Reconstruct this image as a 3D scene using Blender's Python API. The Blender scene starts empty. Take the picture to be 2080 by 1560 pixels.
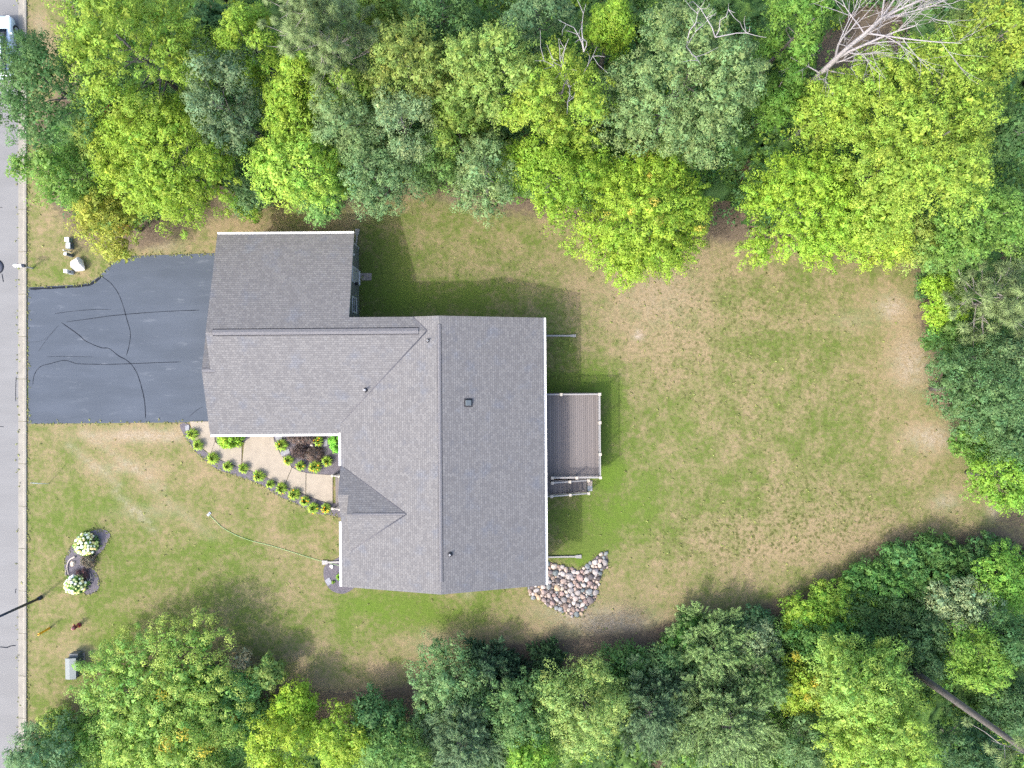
import bpy, bmesh, math, random
import numpy as np
from mathutils import Vector, Matrix

# ---------------------------------------------------------------- camera, sky, sun, exposure
SC = bpy.context.scene
COL = SC.collection
F, CX, CY, CAMH = 1496.0, 1040.0, 780.0, 53.0        # focal length in photo pixels, nadir pixel, flying height
cam_d = bpy.data.cameras.new('camera')
cam_d.sensor_width = 36.0
cam_d.lens = 36.0 * F / 2080.0
cam_d.clip_start = 0.5
cam_d.clip_end = 6000.0
cam = bpy.data.objects.new('camera', cam_d)
cam.location = (0, 0, CAMH)
COL.objects.link(cam)
SC.camera = cam

SUN_EL = math.radians(47.0)
SUN_DIR = Vector((-0.78, -0.63, 0)).normalized()      # horizontal direction towards the sun
world = bpy.data.worlds.new('World')
SC.world = world
world.use_nodes = True
wn, wl = world.node_tree.nodes, world.node_tree.links
wn.clear()
sky = wn.new('ShaderNodeTexSky')
sky.sky_type = 'NISHITA'
sky.sun_disc = False
sky.sun_elevation = SUN_EL
sky.sun_rotation = math.atan2(SUN_DIR.x, SUN_DIR.y)
sky.air_density = 1.0
sky.dust_density = 4.0
sky.ozone_density = 0.6
bg = wn.new('ShaderNodeBackground')
bg.inputs[1].default_value = 0.15
wo = wn.new('ShaderNodeOutputWorld')
wl.new(sky.outputs[0], bg.inputs[0])
wl.new(bg.outputs[0], wo.inputs[0])
sun_d = bpy.data.lights.new('sun', 'SUN')
sun_d.energy = 0.95
sun_d.angle = math.radians(0.9)
sun_d.color = (1.0, 0.96, 0.90)
sun = bpy.data.objects.new('sun', sun_d)
sun.rotation_euler = Vector((-SUN_DIR.x * math.cos(SUN_EL), -SUN_DIR.y * math.cos(SUN_EL), -math.sin(SUN_EL))).to_track_quat('-Z', 'Y').to_euler()
sun.location = (-40, -32, 60)
COL.objects.link(sun)
SC.view_settings.view_transform = 'Standard'
SC.view_settings.look = 'None'
SC.view_settings.gamma = 1.0
SC.view_settings.use_curve_mapping = False
SC.view_settings.exposure = 1.85
SC.cycles.max_bounces = 6
SC.cycles.diffuse_bounces = 4
SC.cycles.glossy_bounces = 2
SC.cycles.transmission_bounces = 4
SC.cycles.use_denoising = False

# ---------------------------------------------------------------- helpers
R = math.radians

def lin(c):
    c = c / 255.0
    return c / 12.92 if c <= 0.04045 else ((c + 0.055) / 1.055) ** 2.4

def S(r, g, b, k=0.62):
    return (lin(r) * k, lin(g) * k, lin(b) * k, 1.0)

def P(px, py, z=0.0):
    """photo pixel -> point of the place at height z"""
    s = (CAMH - z) / F
    return Vector(((px - CX) * s, (CY - py) * s, z))

def tag(o, label=None, cat=None, group=None, kind=None):
    if label: o['label'] = label
    if cat: o['category'] = cat
    if group: o['group'] = group
    if kind: o['kind'] = kind
    return o

def empty(name, loc=(0, 0, 0), rz=0.0, label=None, cat=None, group=None):
    o = bpy.data.objects.new(name, None)
    o.empty_display_size = 0.2
    o.location = loc
    o.rotation_euler = (0, 0, rz)
    COL.objects.link(o)
    return tag(o, label, cat, group)

def link(name, me, mat, parent=None, loc=None):
    o = bpy.data.objects.new(name, me)
    if mat is not None and len(me.materials) == 0:
        for m in (mat if isinstance(mat, (list, tuple)) else [mat]):
            me.materials.append(m)
    COL.objects.link(o)
    if parent is not None:
        o.parent = parent
    if loc is not None:
        o.location = loc
    return o

class MB:
    """collects shapes in one bmesh"""
    def __init__(self):
        self.bm = bmesh.new()
    def box(self, x0, x1, y0, y1, z0, z1, mi=0):
        v = [self.bm.verts.new(p) for p in ((x0,y0,z0),(x1,y0,z0),(x1,y1,z0),(x0,y1,z0),(x0,y0,z1),(x1,y0,z1),(x1,y1,z1),(x0,y1,z1))]
        for f in ((3,2,1,0),(4,5,6,7),(0,1,5,4),(1,2,6,5),(2,3,7,6),(3,0,4,7)):
            self.bm.faces.new([v[i] for i in f]).material_index = mi
        return self
    def prism(self, pts, z0, z1, mi=0, mi_side=None):
        """polygon (x,y) extruded between heights"""
        a = sum(pts[i][0]*pts[(i+1)%len(pts)][1]-pts[(i+1)%len(pts)][0]*pts[i][1] for i in range(len(pts)))
        if a < 0: pts = pts[::-1]
        b = [self.bm.verts.new((p[0], p[1], z0)) for p in pts]
        t = [self.bm.verts.new((p[0], p[1], z1)) for p in pts]
        self.bm.faces.new(t).material_index = mi
        self.bm.faces.new(b[::-1]).material_index = mi
        n = len(pts)
        for i in range(n):
            self.bm.faces.new((b[i], b[(i+1)%n], t[(i+1)%n], t[i])).material_index = mi if mi_side is None else mi_side
        return self
    def tube(self, pts, rad, n=6, cap=True):
        pts = [Vector(p) for p in pts]
        rings = []
        for i, p in enumerate(pts):
            d = (pts[min(i+1, len(pts)-1)] - pts[max(i-1, 0)])
            if d.length < 1e-6: d = Vector((0,0,1))
            d.normalize()
            u = d.cross(Vector((0.31,0.94,0.12)))
            if u.length < 0.05: u = d.cross(Vector((1,0,0)))
            u.normalize()
            w = d.cross(u)
            r = rad[i] if isinstance(rad, (list, tuple)) else rad
            rings.append([self.bm.verts.new(p + (u*math.cos(2*math.pi*k/n) + w*math.sin(2*math.pi*k/n))*r) for k in range(n)])
        for a, b in zip(rings, rings[1:]):
            for k in range(n):
                f = self.bm.faces.new((a[k], a[(k+1)%n], b[(k+1)%n], b[k]))
                f.smooth = True
        if cap:
            self.bm.faces.new(rings[0][::-1]); self.bm.faces.new(rings[-1])
        return self
    def lathe(self, prof, n=16, c=(0,0,0)):
        rings = [[self.bm.verts.new((c[0]+r*math.cos(2*math.pi*k/n), c[1]+r*math.sin(2*math.pi*k/n), c[2]+z)) for k in range(n)] for r, z in prof]
        for a, b in zip(rings, rings[1:]):
            for k in range(n):
                f = self.bm.faces.new((a[k], a[(k+1)%n], b[(k+1)%n], b[k])); f.smooth = True
        self.bm.faces.new(rings[0][::-1]); self.bm.faces.new(rings[-1])
        return self
    def bevel(self, w, seg=2):
        bmesh.ops.bevel(self.bm, geom=list(self.bm.edges), offset=w, segments=seg, affect='EDGES', profile=0.5)
        return self
    def mesh(self, name):
        me = bpy.data.meshes.new(name)
        bmesh.ops.recalc_face_normals(self.bm, faces=self.bm.faces)
        self.bm.to_mesh(me); self.bm.free()
        return me
    def build(self, name, mat, parent=None, loc=None):
        return link(name, self.mesh(name), mat, parent, loc)

def smooth_poly(pts, sub=4):
    """closed Catmull-Rom through points"""
    out = []
    n = len(pts)
    for i in range(n):
        p0, p1, p2, p3 = pts[i-1], pts[i], pts[(i+1)%n], pts[(i+2)%n]
        for k in range(sub):
            t = k/sub
            out.append(tuple(0.5*((2*p1[j])+(-p0[j]+p2[j])*t+(2*p0[j]-5*p1[j]+4*p2[j]-p3[j])*t*t+(-p0[j]+3*p1[j]-3*p2[j]+p3[j])*t**3) for j in (0,1)))
    return out

def smooth_line(pts, sub=5):
    out = []
    n = len(pts)
    for i in range(n-1):
        p0, p1, p2, p3 = pts[max(i-1,0)], pts[i], pts[i+1], pts[min(i+2,n-1)]
        for k in range(sub):
            t = k/sub
            out.append(tuple(0.5*((2*p1[j])+(-p0[j]+p2[j])*t+(2*p0[j]-5*p1[j]+4*p2[j]-p3[j])*t*t+(-p0[j]+3*p1[j]-3*p2[j]+p3[j])*t**3) for j in range(len(p1))))
    out.append(tuple(pts[-1]))
    return out

# ---------------------------------------------------------------- materials
def newmat(name):
    m = bpy.data.materials.new(name)
    m.use_nodes = True
    nt = m.node_tree
    b = nt.nodes['Principled BSDF']
    return m, nt, b

def plain(name, col, rough=0.6, var=0.12, scale=6.0, bump=0.0, metal=0.0, bscale=None, spec=0.4):
    """one colour with procedural tone variation and fine relief"""
    m, nt, b = newmat(name)
    N, L = nt.nodes, nt.links
    geo = N.new('ShaderNodeNewGeometry')
    nz = N.new('ShaderNodeTexNoise'); nz.inputs['Scale'].default_value = scale; nz.inputs['Detail'].default_value = 5
    L.new(geo.outputs['Position'], nz.inputs['Vector'])
    mr = N.new('ShaderNodeMapRange')
    mr.inputs[3].default_value = 1 - var*2; mr.inputs[4].default_value = 1 + var*2
    L.new(nz.outputs['Fac'], mr.inputs[0])
    mx = N.new('ShaderNodeMix'); mx.data_type = 'RGBA'; mx.blend_type = 'MULTIPLY'
    mx.inputs['Factor'].default_value = 1.0
    mx.inputs['A'].default_value = col
    L.new(mr.outputs[0], mx.inputs['B'])
    L.new(mx.outputs['Result'], b.inputs['Base Color'])
    b.inputs['Roughness'].default_value = rough
    b.inputs['Metallic'].default_value = metal
    b.inputs['Specular IOR Level'].default_value = spec
    if bump:
        n2 = N.new('ShaderNodeTexNoise'); n2.inputs['Scale'].default_value = bscale or scale*4; n2.inputs['Detail'].default_value = 4
        L.new(geo.outputs['Position'], n2.inputs['Vector'])
        bp = N.new('ShaderNodeBump'); bp.inputs['Strength'].default_value = bump; bp.inputs['Distance'].default_value = 0.03
        L.new(n2.outputs['Fac'], bp.inputs['Height'])
        L.new(bp.outputs['Normal'], b.inputs['Normal'])
    return m

def objcolor(name, rough=0.8, var=0.2, scale=9.0, bump=0.4):
    """colour from the object's own colour, broken up by noise"""
    m, nt, b = newmat(name)
    N, L = nt.nodes, nt.links
    oi = N.new('ShaderNodeObjectInfo')
    geo = N.new('ShaderNodeNewGeometry')
    nz = N.new('ShaderNodeTexNoise'); nz.inputs['Scale'].default_value = scale; nz.inputs['Detail'].default_value = 6
    L.new(geo.outputs['Position'], nz.inputs['Vector'])
    mr = N.new('ShaderNodeMapRange'); mr.inputs[3].default_value = 1-2*var; mr.inputs[4].default_value = 1+2*var
    L.new(nz.outputs['Fac'], mr.inputs[0])
    mx = N.new('ShaderNodeMix'); mx.data_type = 'RGBA'; mx.blend_type = 'MULTIPLY'; mx.inputs['Factor'].default_value = 1
    L.new(oi.outputs['Color'], mx.inputs['A']); L.new(mr.outputs[0], mx.inputs['B'])
    L.new(mx.outputs['Result'], b.inputs['Base Color'])
    b.inputs['Roughness'].default_value = rough
    bp = N.new('ShaderNodeBump'); bp.inputs['Strength'].default_value = bump; bp.inputs['Distance'].default_value = 0.03
    L.new(nz.outputs['Fac'], bp.inputs['Height']); L.new(bp.outputs['Normal'], b.inputs['Normal'])
    return m

def mat_leaf():
    m, nt, b = newmat('leaf')
    N, L = nt.nodes, nt.links
    at = N.new('ShaderNodeAttribute'); at.attribute_name = 'leafcol'
    L.new(at.outputs['Color'], b.inputs['Base Color'])
    b.inputs['Roughness'].default_value = 0.55
    b.inputs['Specular IOR Level'].default_value = 0.25
    an = N.new('ShaderNodeAttribute'); an.attribute_name = 'clump_normal'
    L.new(an.outputs['Vector'], b.inputs['Normal'])
    tr = N.new('ShaderNodeBsdfTranslucent')
    tr.inputs['Color'].default_value = (1, 1, 1, 1)
    hs = N.new('ShaderNodeHueSaturation'); hs.inputs['Saturation'].default_value = 1.0; hs.inputs['Value'].default_value = 1.1
    L.new(at.outputs['Color'], hs.inputs['Color']); L.new(hs.outputs[0], tr.inputs['Color'])
    mx = N.new('ShaderNodeMixShader'); mx.inputs[0].default_value = 0.45
    L.new(b.outputs[0], mx.inputs[1]); L.new(tr.outputs[0], mx.inputs[2])
    L.new(mx.outputs[0], N['Material Output'].inputs['Surface'])
    return m

def noise(N, L, vec, scale, detail=5, rough=0.5):
    n = N.new('ShaderNodeTexNoise'); n.inputs['Scale'].default_value = scale; n.inputs['Detail'].default_value = detail
    n.inputs['Roughness'].default_value = rough
    L.new(vec, n.inputs['Vector'])
    return n.outputs['Fac']

def math_node(N, L, op, a, b=None, clamp=False):
    n = N.new('ShaderNodeMath'); n.operation = op; n.use_clamp = clamp
    for i, v in enumerate((a, b)):
        if v is None: continue
        if isinstance(v, (int, float)): n.inputs[i].default_value = v
        else: L.new(v, n.inputs[i])
    return n.outputs[0]

def mixc(N, L, fac, a, b, mode='MIX'):
    n = N.new('ShaderNodeMix'); n.data_type = 'RGBA'; n.blend_type = mode
    for key, v in (('Factor', fac), ('A', a), ('B', b)):
        if isinstance(v, (int, float)): n.inputs[key].default_value = v
        elif isinstance(v, tuple): n.inputs[key].default_value = v
        else: L.new(v, n.inputs[key])
    return n.outputs['Result']

def ramp(N, L, v, a, b):
    n = N.new('ShaderNodeMapRange'); n.interpolation_type = 'SMOOTHSTEP'
    n.inputs[1].default_value = a; n.inputs[2].default_value = b
    L.new(v, n.inputs[0])
    return n.outputs[0]

def mat_ground():
    m, nt, b = newmat('lawn')
    N, L = nt.nodes, nt.links
    pos = N.new('ShaderNodeNewGeometry').outputs['Position']
    def att(nm):
        a = N.new('ShaderNodeAttribute'); a.attribute_name = nm
        return a.outputs['Fac']
    n1 = noise(N, L, pos, 0.55, 6, 0.6)
    n2 = noise(N, L, pos, 2.6, 6, 0.65)
    n3 = noise(N, L, pos, 8.0, 3, 0.65)
    n4 = noise(N, L, pos, 4.5, 3, 0.6)
    g = math_node(N, L, 'ADD', att('green'), math_node(N, L, 'MULTIPLY', math_node(N, L, 'SUBTRACT', n1, 0.5), 2.3))
    g = math_node(N, L, 'ADD', g, math_node(N, L, 'MULTIPLY', math_node(N, L, 'SUBTRACT', n2, 0.5), 2.2))
    g = math_node(N, L, 'ADD', g, math_node(N, L, 'MULTIPLY', math_node(N, L, 'SUBTRACT', n3, 0.5), 1.1), True)
    c = mixc(N, L, g, S(160, 144, 112), S(106, 123, 60))
    # lush watered grass
    lu = math_node(N, L, 'MULTIPLY', math_node(N, L, 'MULTIPLY', att('lush'), 0.5), ramp(N, L, math_node(N, L, 'ADD', n1, math_node(N, L, 'MULTIPLY', n4, 0.6)), 0.55, 0.95))
    c = mixc(N, L, lu, c, S(106, 140, 46))
    # clumps of coarse darker grass
    vo = N.new('ShaderNodeTexVoronoi'); vo.inputs['Scale'].default_value = 2.6; vo.inputs['Randomness'].default_value = 1.0
    wv = N.new('ShaderNodeVectorMath'); wv.operation = 'ADD'
    nv = N.new('ShaderNodeTexNoise'); nv.inputs['Scale'].default_value = 3.0; nv.inputs['Detail'].default_value = 3
    L.new(pos, nv.inputs['Vector'])
    sc = N.new('ShaderNodeVectorMath'); sc.operation = 'SCALE'; sc.inputs['Scale'].default_value = 0.5
    L.new(nv.outputs['Color'], sc.inputs[0]); L.new(pos, wv.inputs[0]); L.new(sc.outputs[0], wv.inputs[1])
    L.new(wv.outputs[0], vo.inputs['Vector'])
    sp = math_node(N, L, 'SUBTRACT', 1.0, ramp(N, L, vo.outputs['Distance'], 0.22, 0.42))
    n6 = noise(N, L, pos, 1.1, 3, 0.6)
    sp = math_node(N, L, 'MULTIPLY', sp, ramp(N, L, n6, 0.34, 0.56))
    blot = ramp(N, L, noise(N, L, pos, 3.8, 3, 0.6), 0.50, 0.60)
    sp = math_node(N, L, 'MAXIMUM', sp, math_node(N, L, 'MULTIPLY', blot, 0.6))
    sp = math_node(N, L, 'MULTIPLY', sp, att('spots'))
    c = mixc(N, L, math_node(N, L, 'MULTIPLY', sp, 0.8), c, S(92, 98, 54))
    # worn bare patches
    ba = math_node(N, L, 'MULTIPLY', att('bare'), ramp(N, L, math_node(N, L, 'ADD', n2, math_node(N, L, 'MULTIPLY', n3, 0.5)), 0.52, 0.92))
    c = mixc(N, L, ba, c, S(184, 170, 154))
    # leaf litter and dry soil under the trees
    li = math_node(N, L, 'ADD', att('litter'), math_node(N, L, 'MULTIPLY', math_node(N, L, 'SUBTRACT', n2, 0.5), 0.9))
    li = ramp(N, L, li, 0.30, 0.72)
    soil = mixc(N, L, n3, S(92, 80, 68), S(142, 128, 110))
    c = mixc(N, L, li, c, soil)
    fine = N.new('ShaderNodeMapRange'); fine.inputs[1].default_value = 0.25; fine.inputs[2].default_value = 0.75
    fine.inputs[3].default_value = 0.78; fine.inputs[4].default_value = 1.2
    L.new(n3, fine.inputs[0])
    c = mixc(N, L, 1.0, c, fine.outputs[0], 'MULTIPLY')
    L.new(c, b.inputs['Base Color'])
    b.inputs['Roughness'].default_value = 0.95
    b.inputs['Specular IOR Level'].default_value = 0.1
    h = math_node(N, L, 'ADD', math_node(N, L, 'MULTIPLY', n3, 0.6), n2)
    bp = N.new('ShaderNodeBump'); bp.inputs['Strength'].default_value = 0.55; bp.inputs['Distance'].default_value = 0.08
    L.new(h, bp.inputs['Height']); L.new(bp.outputs['Normal'], b.inputs['Normal'])
    return m

def mat_shingle():
    m, nt, b = newmat('asphalt_shingle')
    N, L = nt.nodes, nt.links
    uv = N.new('ShaderNodeUVMap').outputs[0]
    br = N.new('ShaderNodeTexBrick')
    br.offset = 0.37; br.squash = 1.0
    br.inputs['Color1'].default_value = S(144, 143, 145)
    br.inputs['Color2'].default_value = S(126, 125, 128)
    br.inputs['Mortar'].default_value = S(104, 103, 107)
    br.inputs['Scale'].default_value = 1.0
    br.inputs['Mortar Size'].default_value = 0.012
    br.inputs['Mortar Smooth'].default_value = 0.3
    br.inputs['Brick Width'].default_value = 0.23
    br.inputs['Row Height'].default_value = 0.145
    L.new(uv, br.inputs['Vector'])
    n1 = noise(N, L, uv, 0.7, 5, 0.6)
    n2 = noise(N, L, uv, 7.0, 4, 0.6)
    n5 = noise(N, L, uv, 30.0, 3, 0.6)
    c = br.outputs['Color']
    c = mixc(N, L, 1.0, c, (0.90, 0.91, 0.89, 1), 'MULTIPLY')
    c = mixc(N, L, ramp(N, L, n1, 0.52, 0.7), c, mixc(N, L, 1.0, c, (0.93, 0.98, 1.07, 1), 'MULTIPLY'))
    c = mixc(N, L, ramp(N, L, n2, 0.55, 0.75), c, mixc(N, L, 1.0, c, (1.14, 1.10, 1.02, 1), 'MULTIPLY'))
    mr = N.new('ShaderNodeMapRange'); mr.inputs[3].default_value = 0.90; mr.inputs[4].default_value = 1.10
    L.new(n5, mr.inputs[0])
    c = mixc(N, L, 1.0, c, mr.outputs[0], 'MULTIPLY')
    L.new(c, b.inputs['Base Color'])
    b.inputs['Roughness'].default_value = 0.9
    b.inputs['Specular IOR Level'].default_value = 0.2
    bp = N.new('ShaderNodeBump'); bp.inputs['Strength'].default_value = 0.5; bp.inputs['Distance'].default_value = 0.02
    L.new(br.outputs['Color'], bp.inputs['Height']); L.new(bp.outputs['Normal'], b.inputs['Normal'])
    return m

def mat_asphalt(name, c1, c2, scuff, fine=40.0):
    m, nt, b = newmat(name)
    N, L = nt.nodes, nt.links
    pos = N.new('ShaderNodeNewGeometry').outputs['Position']
    mp = N.new('ShaderNodeMapping'); mp.inputs['Scale'].default_value = (0.35, 1.4, 1)
    L.new(pos, mp.inputs['Vector'])
    n1 = noise(N, L, mp.outputs[0], 0.5, 6, 0.6)
    n2 = noise(N, L, pos, fine, 3, 0.6)
    n3 = noise(N, L, mp.outputs[0], 1.6, 7, 0.7)
    c = mixc(N, L, ramp(N, L, n1, 0.3, 0.75), c1, c2)
    c = mixc(N, L, math_node(N, L, 'MULTIPLY', ramp(N, L, n3, 0.56, 0.78), 0.7), c, scuff)
    mr = N.new('ShaderNodeMapRange'); mr.inputs[3].default_value = 0.82; mr.inputs[4].default_value = 1.18
    L.new(n2, mr.inputs[0])
    c = mixc(N, L, 1.0, c, mr.outputs[0], 'MULTIPLY')
    L.new(c, b.inputs['Base Color'])
    b.inputs['Roughness'].default_value = 0.8
    b.inputs['Specular IOR Level'].default_value = 0.3
    bp = N.new('ShaderNodeBump'); bp.inputs['Strength'].default_value = 0.2; bp.inputs['Distance'].default_value = 0.01
    L.new(n2, bp.inputs['Height']); L.new(bp.outputs['Normal'], b.inputs['Normal'])
    return m

def mat_board(name, c1, c2):
    m, nt, b = newmat(name)
    N, L = nt.nodes, nt.links
    pos = N.new('ShaderNodeNewGeometry').outputs['Position']
    oi = N.new('ShaderNodeObjectInfo')
    mp = N.new('ShaderNodeMapping'); mp.inputs['Scale'].default_value = (12, 0.8, 1)
    L.new(pos, mp.inputs['Vector'])
    n1 = noise(N, L, mp.outputs[0], 1.5, 6, 0.6)
    f = math_node(N, L, 'ADD', math_node(N, L, 'MULTIPLY', oi.outputs['Random'], 0.6), math_node(N, L, 'MULTIPLY', n1, 0.5))
    L.new(mixc(N, L, f, c1, c2), b.inputs['Base Color'])
    b.inputs['Roughness'].default_value = 0.75
    return m

def mat_siding():
    m, nt, b = newmat('lap_siding')
    N, L = nt.nodes, nt.links
    pos = N.new('ShaderNodeNewGeometry').outputs['Position']
    sx = N.new('ShaderNodeSeparateXYZ'); L.new(pos, sx.inputs[0])
    fr = math_node(N, L, 'FRACT', math_node(N, L, 'MULTIPLY', sx.outputs['Z'], 1/0.11))
    n1 = noise(N, L, pos, 3.0, 4)
    c = mixc(N, L, n1, S(118, 122, 118), S(142, 146, 140))
    L.new(c, b.inputs['Base Color'])
    b.inputs['Roughness'].default_value = 0.6
    bp = N.new('ShaderNodeBump'); bp.inputs['Strength'].default_value = 0.8; bp.inputs['Distance'].default_value = 0.012; bp.invert = True
    L.new(fr, bp.inputs['Height']); L.new(bp.outputs['Normal'], b.inputs['Normal'])
    return m

M = {}
M['leaf'] = mat_leaf()
M['ground'] = mat_ground()
M['shingle'] = mat_shingle()
M['trim'] = plain('pale_trim', S(196, 196, 194), 0.5, 0.05)
M['white'] = plain('white_aluminium', S(240, 240, 240, 0.62), 0.4, 0.04)
M['ridge'] = plain('ridge_cap', S(122, 122, 126), 0.9, 0.14, 8, 0.4)
M['dark'] = plain('dark_gap', S(52, 52, 58), 0.8, 0.1)
M['siding'] = mat_siding()
M['drive'] = mat_asphalt('driveway_asphalt', S(78, 88, 101), S(90, 100, 114), S(128, 136, 146))
M['road'] = mat_asphalt('road_asphalt', S(134, 135, 136), S(144, 145, 146), S(127, 128, 129), 26)
M['tar'] = plain('crack_sealant', S(44, 49, 58), 0.9, 0.1, spec=0.05)
M['kerb'] = plain('kerb_concrete', S(160, 156, 146), 0.85, 0.14, 2.0, 0.2)
M['walk'] = plain('stamped_concrete', S(176, 166, 150), 0.8, 0.10, 2.2, 0.35, bscale=5)
M['mulch'] = plain('slate_mulch', S(112, 108, 116), 0.95, 0.34, 11, 1.0, bscale=14)
M['board'] = mat_board('composite_board', S(110, 105, 104), S(138, 131, 128))
M['frame'] = plain('deck_framing', S(110, 92, 80), 0.8, 0.2)
M['rail'] = plain('rail_vinyl', S(200, 198, 196, 0.42), 0.5, 0.05)
M['cap'] = plain('post_cap', S(226, 216, 200, 0.5), 0.5, 0.05)
M['baluster'] = plain('baluster_metal', S(190, 188, 186, 0.5), 0.5, 0.05)
M['glass'] = plain('window_glass', (0.03, 0.04, 0.05, 1), 0.08, 0.1, spec=0.8)
M['stone'] = objcolor('field_stone', 0.8, 0.22, 9.0, 0.5)
M['slab'] = plain('grey_flagstone', S(160, 162, 170), 0.85, 0.12, 6, 0.4)
M['paver'] = plain('concrete_paver', S(164, 154, 146), 0.85, 0.15, 6, 0.4)
M['bark'] = plain('brown_bark', S(116, 112, 110), 0.95, 0.3, 7, 0.9)
M['greybark'] = plain('grey_twig', S(168, 162, 158), 0.95, 0.2, 7, 0.6)
M['birch'] = plain('pale_dead_wood', S(178, 174, 178), 0.85, 0.18, 6, 0.6)
M['drift'] = plain('driftwood', S(206, 196, 186), 0.9, 0.15, 10, 0.6)
M['galv'] = plain('grey_cabinet_paint', S(118, 132, 136), 0.45, 0.08)
M['galvdark'] = plain('grey_cabinet_side', S(104, 114, 120), 0.5, 0.08)
M['ped_green'] = plain('green_grey_plastic', S(158, 176, 166), 0.5, 0.08)
M['ped_grey'] = plain('light_grey_plastic', S(188, 196, 204), 0.5, 0.06)
M['ped_white'] = plain('white_plastic', S(232, 236, 234, 0.8), 0.45, 0.04)
M['pole'] = plain('dark_pole_paint', S(44, 56, 76), 0.4, 0.1)
M['yellow'] = plain('yellow_marker', S(240, 176, 40, 0.8), 0.6, 0.06)
M['red'] = plain('hydrant_red', S(140, 46, 62), 0.4, 0.12)
M['pink'] = plain('faded_hydrant_cap', S(206, 140, 140), 0.5, 0.1)
M['hose'] = plain('green_hose', S(176, 214, 150), 0.5, 0.05)
M['iron'] = plain('iron_cover', S(98, 102, 116), 0.6, 0.2, 12, 0.6)
M['carpaint'] = plain('pale_blue_paint', S(206, 222, 236, 0.8), 0.2, 0.02, spec=0.7)
M['rubber'] = plain('tyre_rubber', (0.02, 0.02, 0.02, 1), 0.8, 0.1)
M['lamp_lens'] = plain('frosted_lens', S(230, 230, 226, 0.8), 0.3, 0.03)
M['amber'] = plain('orange_cap', S(232, 160, 70), 0.5, 0.05)

# ---------------------------------------------------------------- foliage generator
def make_leaf_mesh(name, verts, cols, pn=None, core=None):
    """verts (n,3,3) triangular leaves, cols (n,3), pn (n,3) clump normals; core = dense inner foliage surface (triangles)"""
    n, k = verts.shape[:2]
    if pn is None:
        pn = np.tile(np.array([[0, 0, 1.0]]), (n, 1))
    co = verts.reshape(-1, 3)
    vi = np.arange(n*k, dtype=np.int32)
    ls = np.arange(n, dtype=np.int32)*k
    vc = np.repeat(cols, k, axis=0); vn = np.repeat(pn, k, axis=0)
    if core is not None:
        cv, cf, cn, cc = core
        co = np.concatenate([co, cv]); vc = np.concatenate([vc, cc]); vn = np.concatenate([vn, cn])
        vi = np.concatenate([vi, (cf.reshape(-1)+n*k).astype(np.int32)])
        ls = np.concatenate([ls, n*k+np.arange(len(cf), dtype=np.int32)*cf.shape[1]])
    me = bpy.data.meshes.new(name)
    me.vertices.add(len(co)); me.vertices.foreach_set('co', co.reshape(-1).astype(np.float32))
    me.loops.add(len(vi)); me.loops.foreach_set('vertex_index', vi)
    me.polygons.add(len(ls)); me.polygons.foreach_set('loop_start', ls)
    a = me.attributes.new('leafcol', 'FLOAT_COLOR', 'POINT')
    vc = vc*np.array([1.0, 1.0, 1.0]); lum = vc.mean(axis=1, keepdims=True); vc = vc*0.90+lum*0.10
    c4 = np.ones((len(co), 4), np.float32); c4[:, :3] = np.minimum(vc*LEAF_K, 0.75)
    a.data.foreach_set('color', c4.reshape(-1))
    b_ = me.attributes.new('clump_normal', 'FLOAT_VECTOR', 'POINT')
    b_.data.foreach_set('vector', vn.reshape(-1).astype(np.float32))
    me.update(calc_edges=True)
    me.materials.append(M['leaf'])
    return me

LEAF_K = 1.78
def unit(v):
    return v / np.maximum(np.linalg.norm(v, axis=1, keepdims=True), 1e-6)

def leaf_quads(rng, pos, nrm, ln, wd, tdir=None):
    n = len(pos)
    t = rng.normal(size=(n, 3)) if tdir is None else tdir
    t = unit(t - nrm*np.sum(t*nrm, axis=1, keepdims=True))
    b = np.cross(nrm, t)
    ln = ln[:, None]; wd = wd[:, None]
    q = np.stack([pos - t*ln*0.42 + b*wd*0.5, pos + t*ln*0.58 - nrm*ln*0.06, pos - t*ln*0.42 - b*wd*0.5], axis=1)
    return q

def puff_leaves(rng, pc, pr, per, leaf, base, var=0.15, yellow=0.2, axis=None, elong=1.0, flat=0.8, tips=None, tipcol=None, aspect=0.62):
    n = len(pc)
    idx = np.repeat(np.arange(n), per)
    m = len(idx)
    d = rng.normal(size=(m, 3)); d[:, 2] += 0.35
    d = unit(d)
    rr = pr[idx][:, None] * (0.42 + 0.62*rng.random((m, 1))**0.7)
    off = d*rr
    off[:, 2] *= flat
    if axis is not None and elong != 1.0:
        ax = axis[idx]
        k = np.sum(off*ax, axis=1, keepdims=True)
        off = off + ax*k*(elong-1)
    pos = pc[idx] + off
    nrm = unit(d*0.75 + np.array([0, 0, 0.75]) + rng.normal(size=(m, 3))*0.42)
    ln = leaf*(0.65+0.7*rng.random(m)); wd = ln*aspect
    q = leaf_quads(rng, pos, nrm, ln, wd)
    pt = rng.normal(size=n)[idx]*var*0.7 + rng.normal(size=m)*var
    py = np.clip(rng.normal(size=n)*0.5, -1, 1)[idx]*yellow + rng.normal(size=m)*yellow*0.4
    c = np.array(base)[None, :3] * np.clip(1+pt, 0.45, 1.8)[:, None]
    c[:, 0] *= np.clip(1+py, 0.5, 1.8)
    c[:, 2] *= np.clip(1-py*0.5, 0.5, 1.6)
    if tips is not None:
        c = np.where(tips[idx][:, None], np.array(tipcol)[None, :3]*np.clip(1+pt, 0.5, 1.6)[:, None], c)
    return q, c, unit(d*0.9 + nrm*0.7 + (axis[idx]*0.35 if axis is not None else 0.0))

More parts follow.
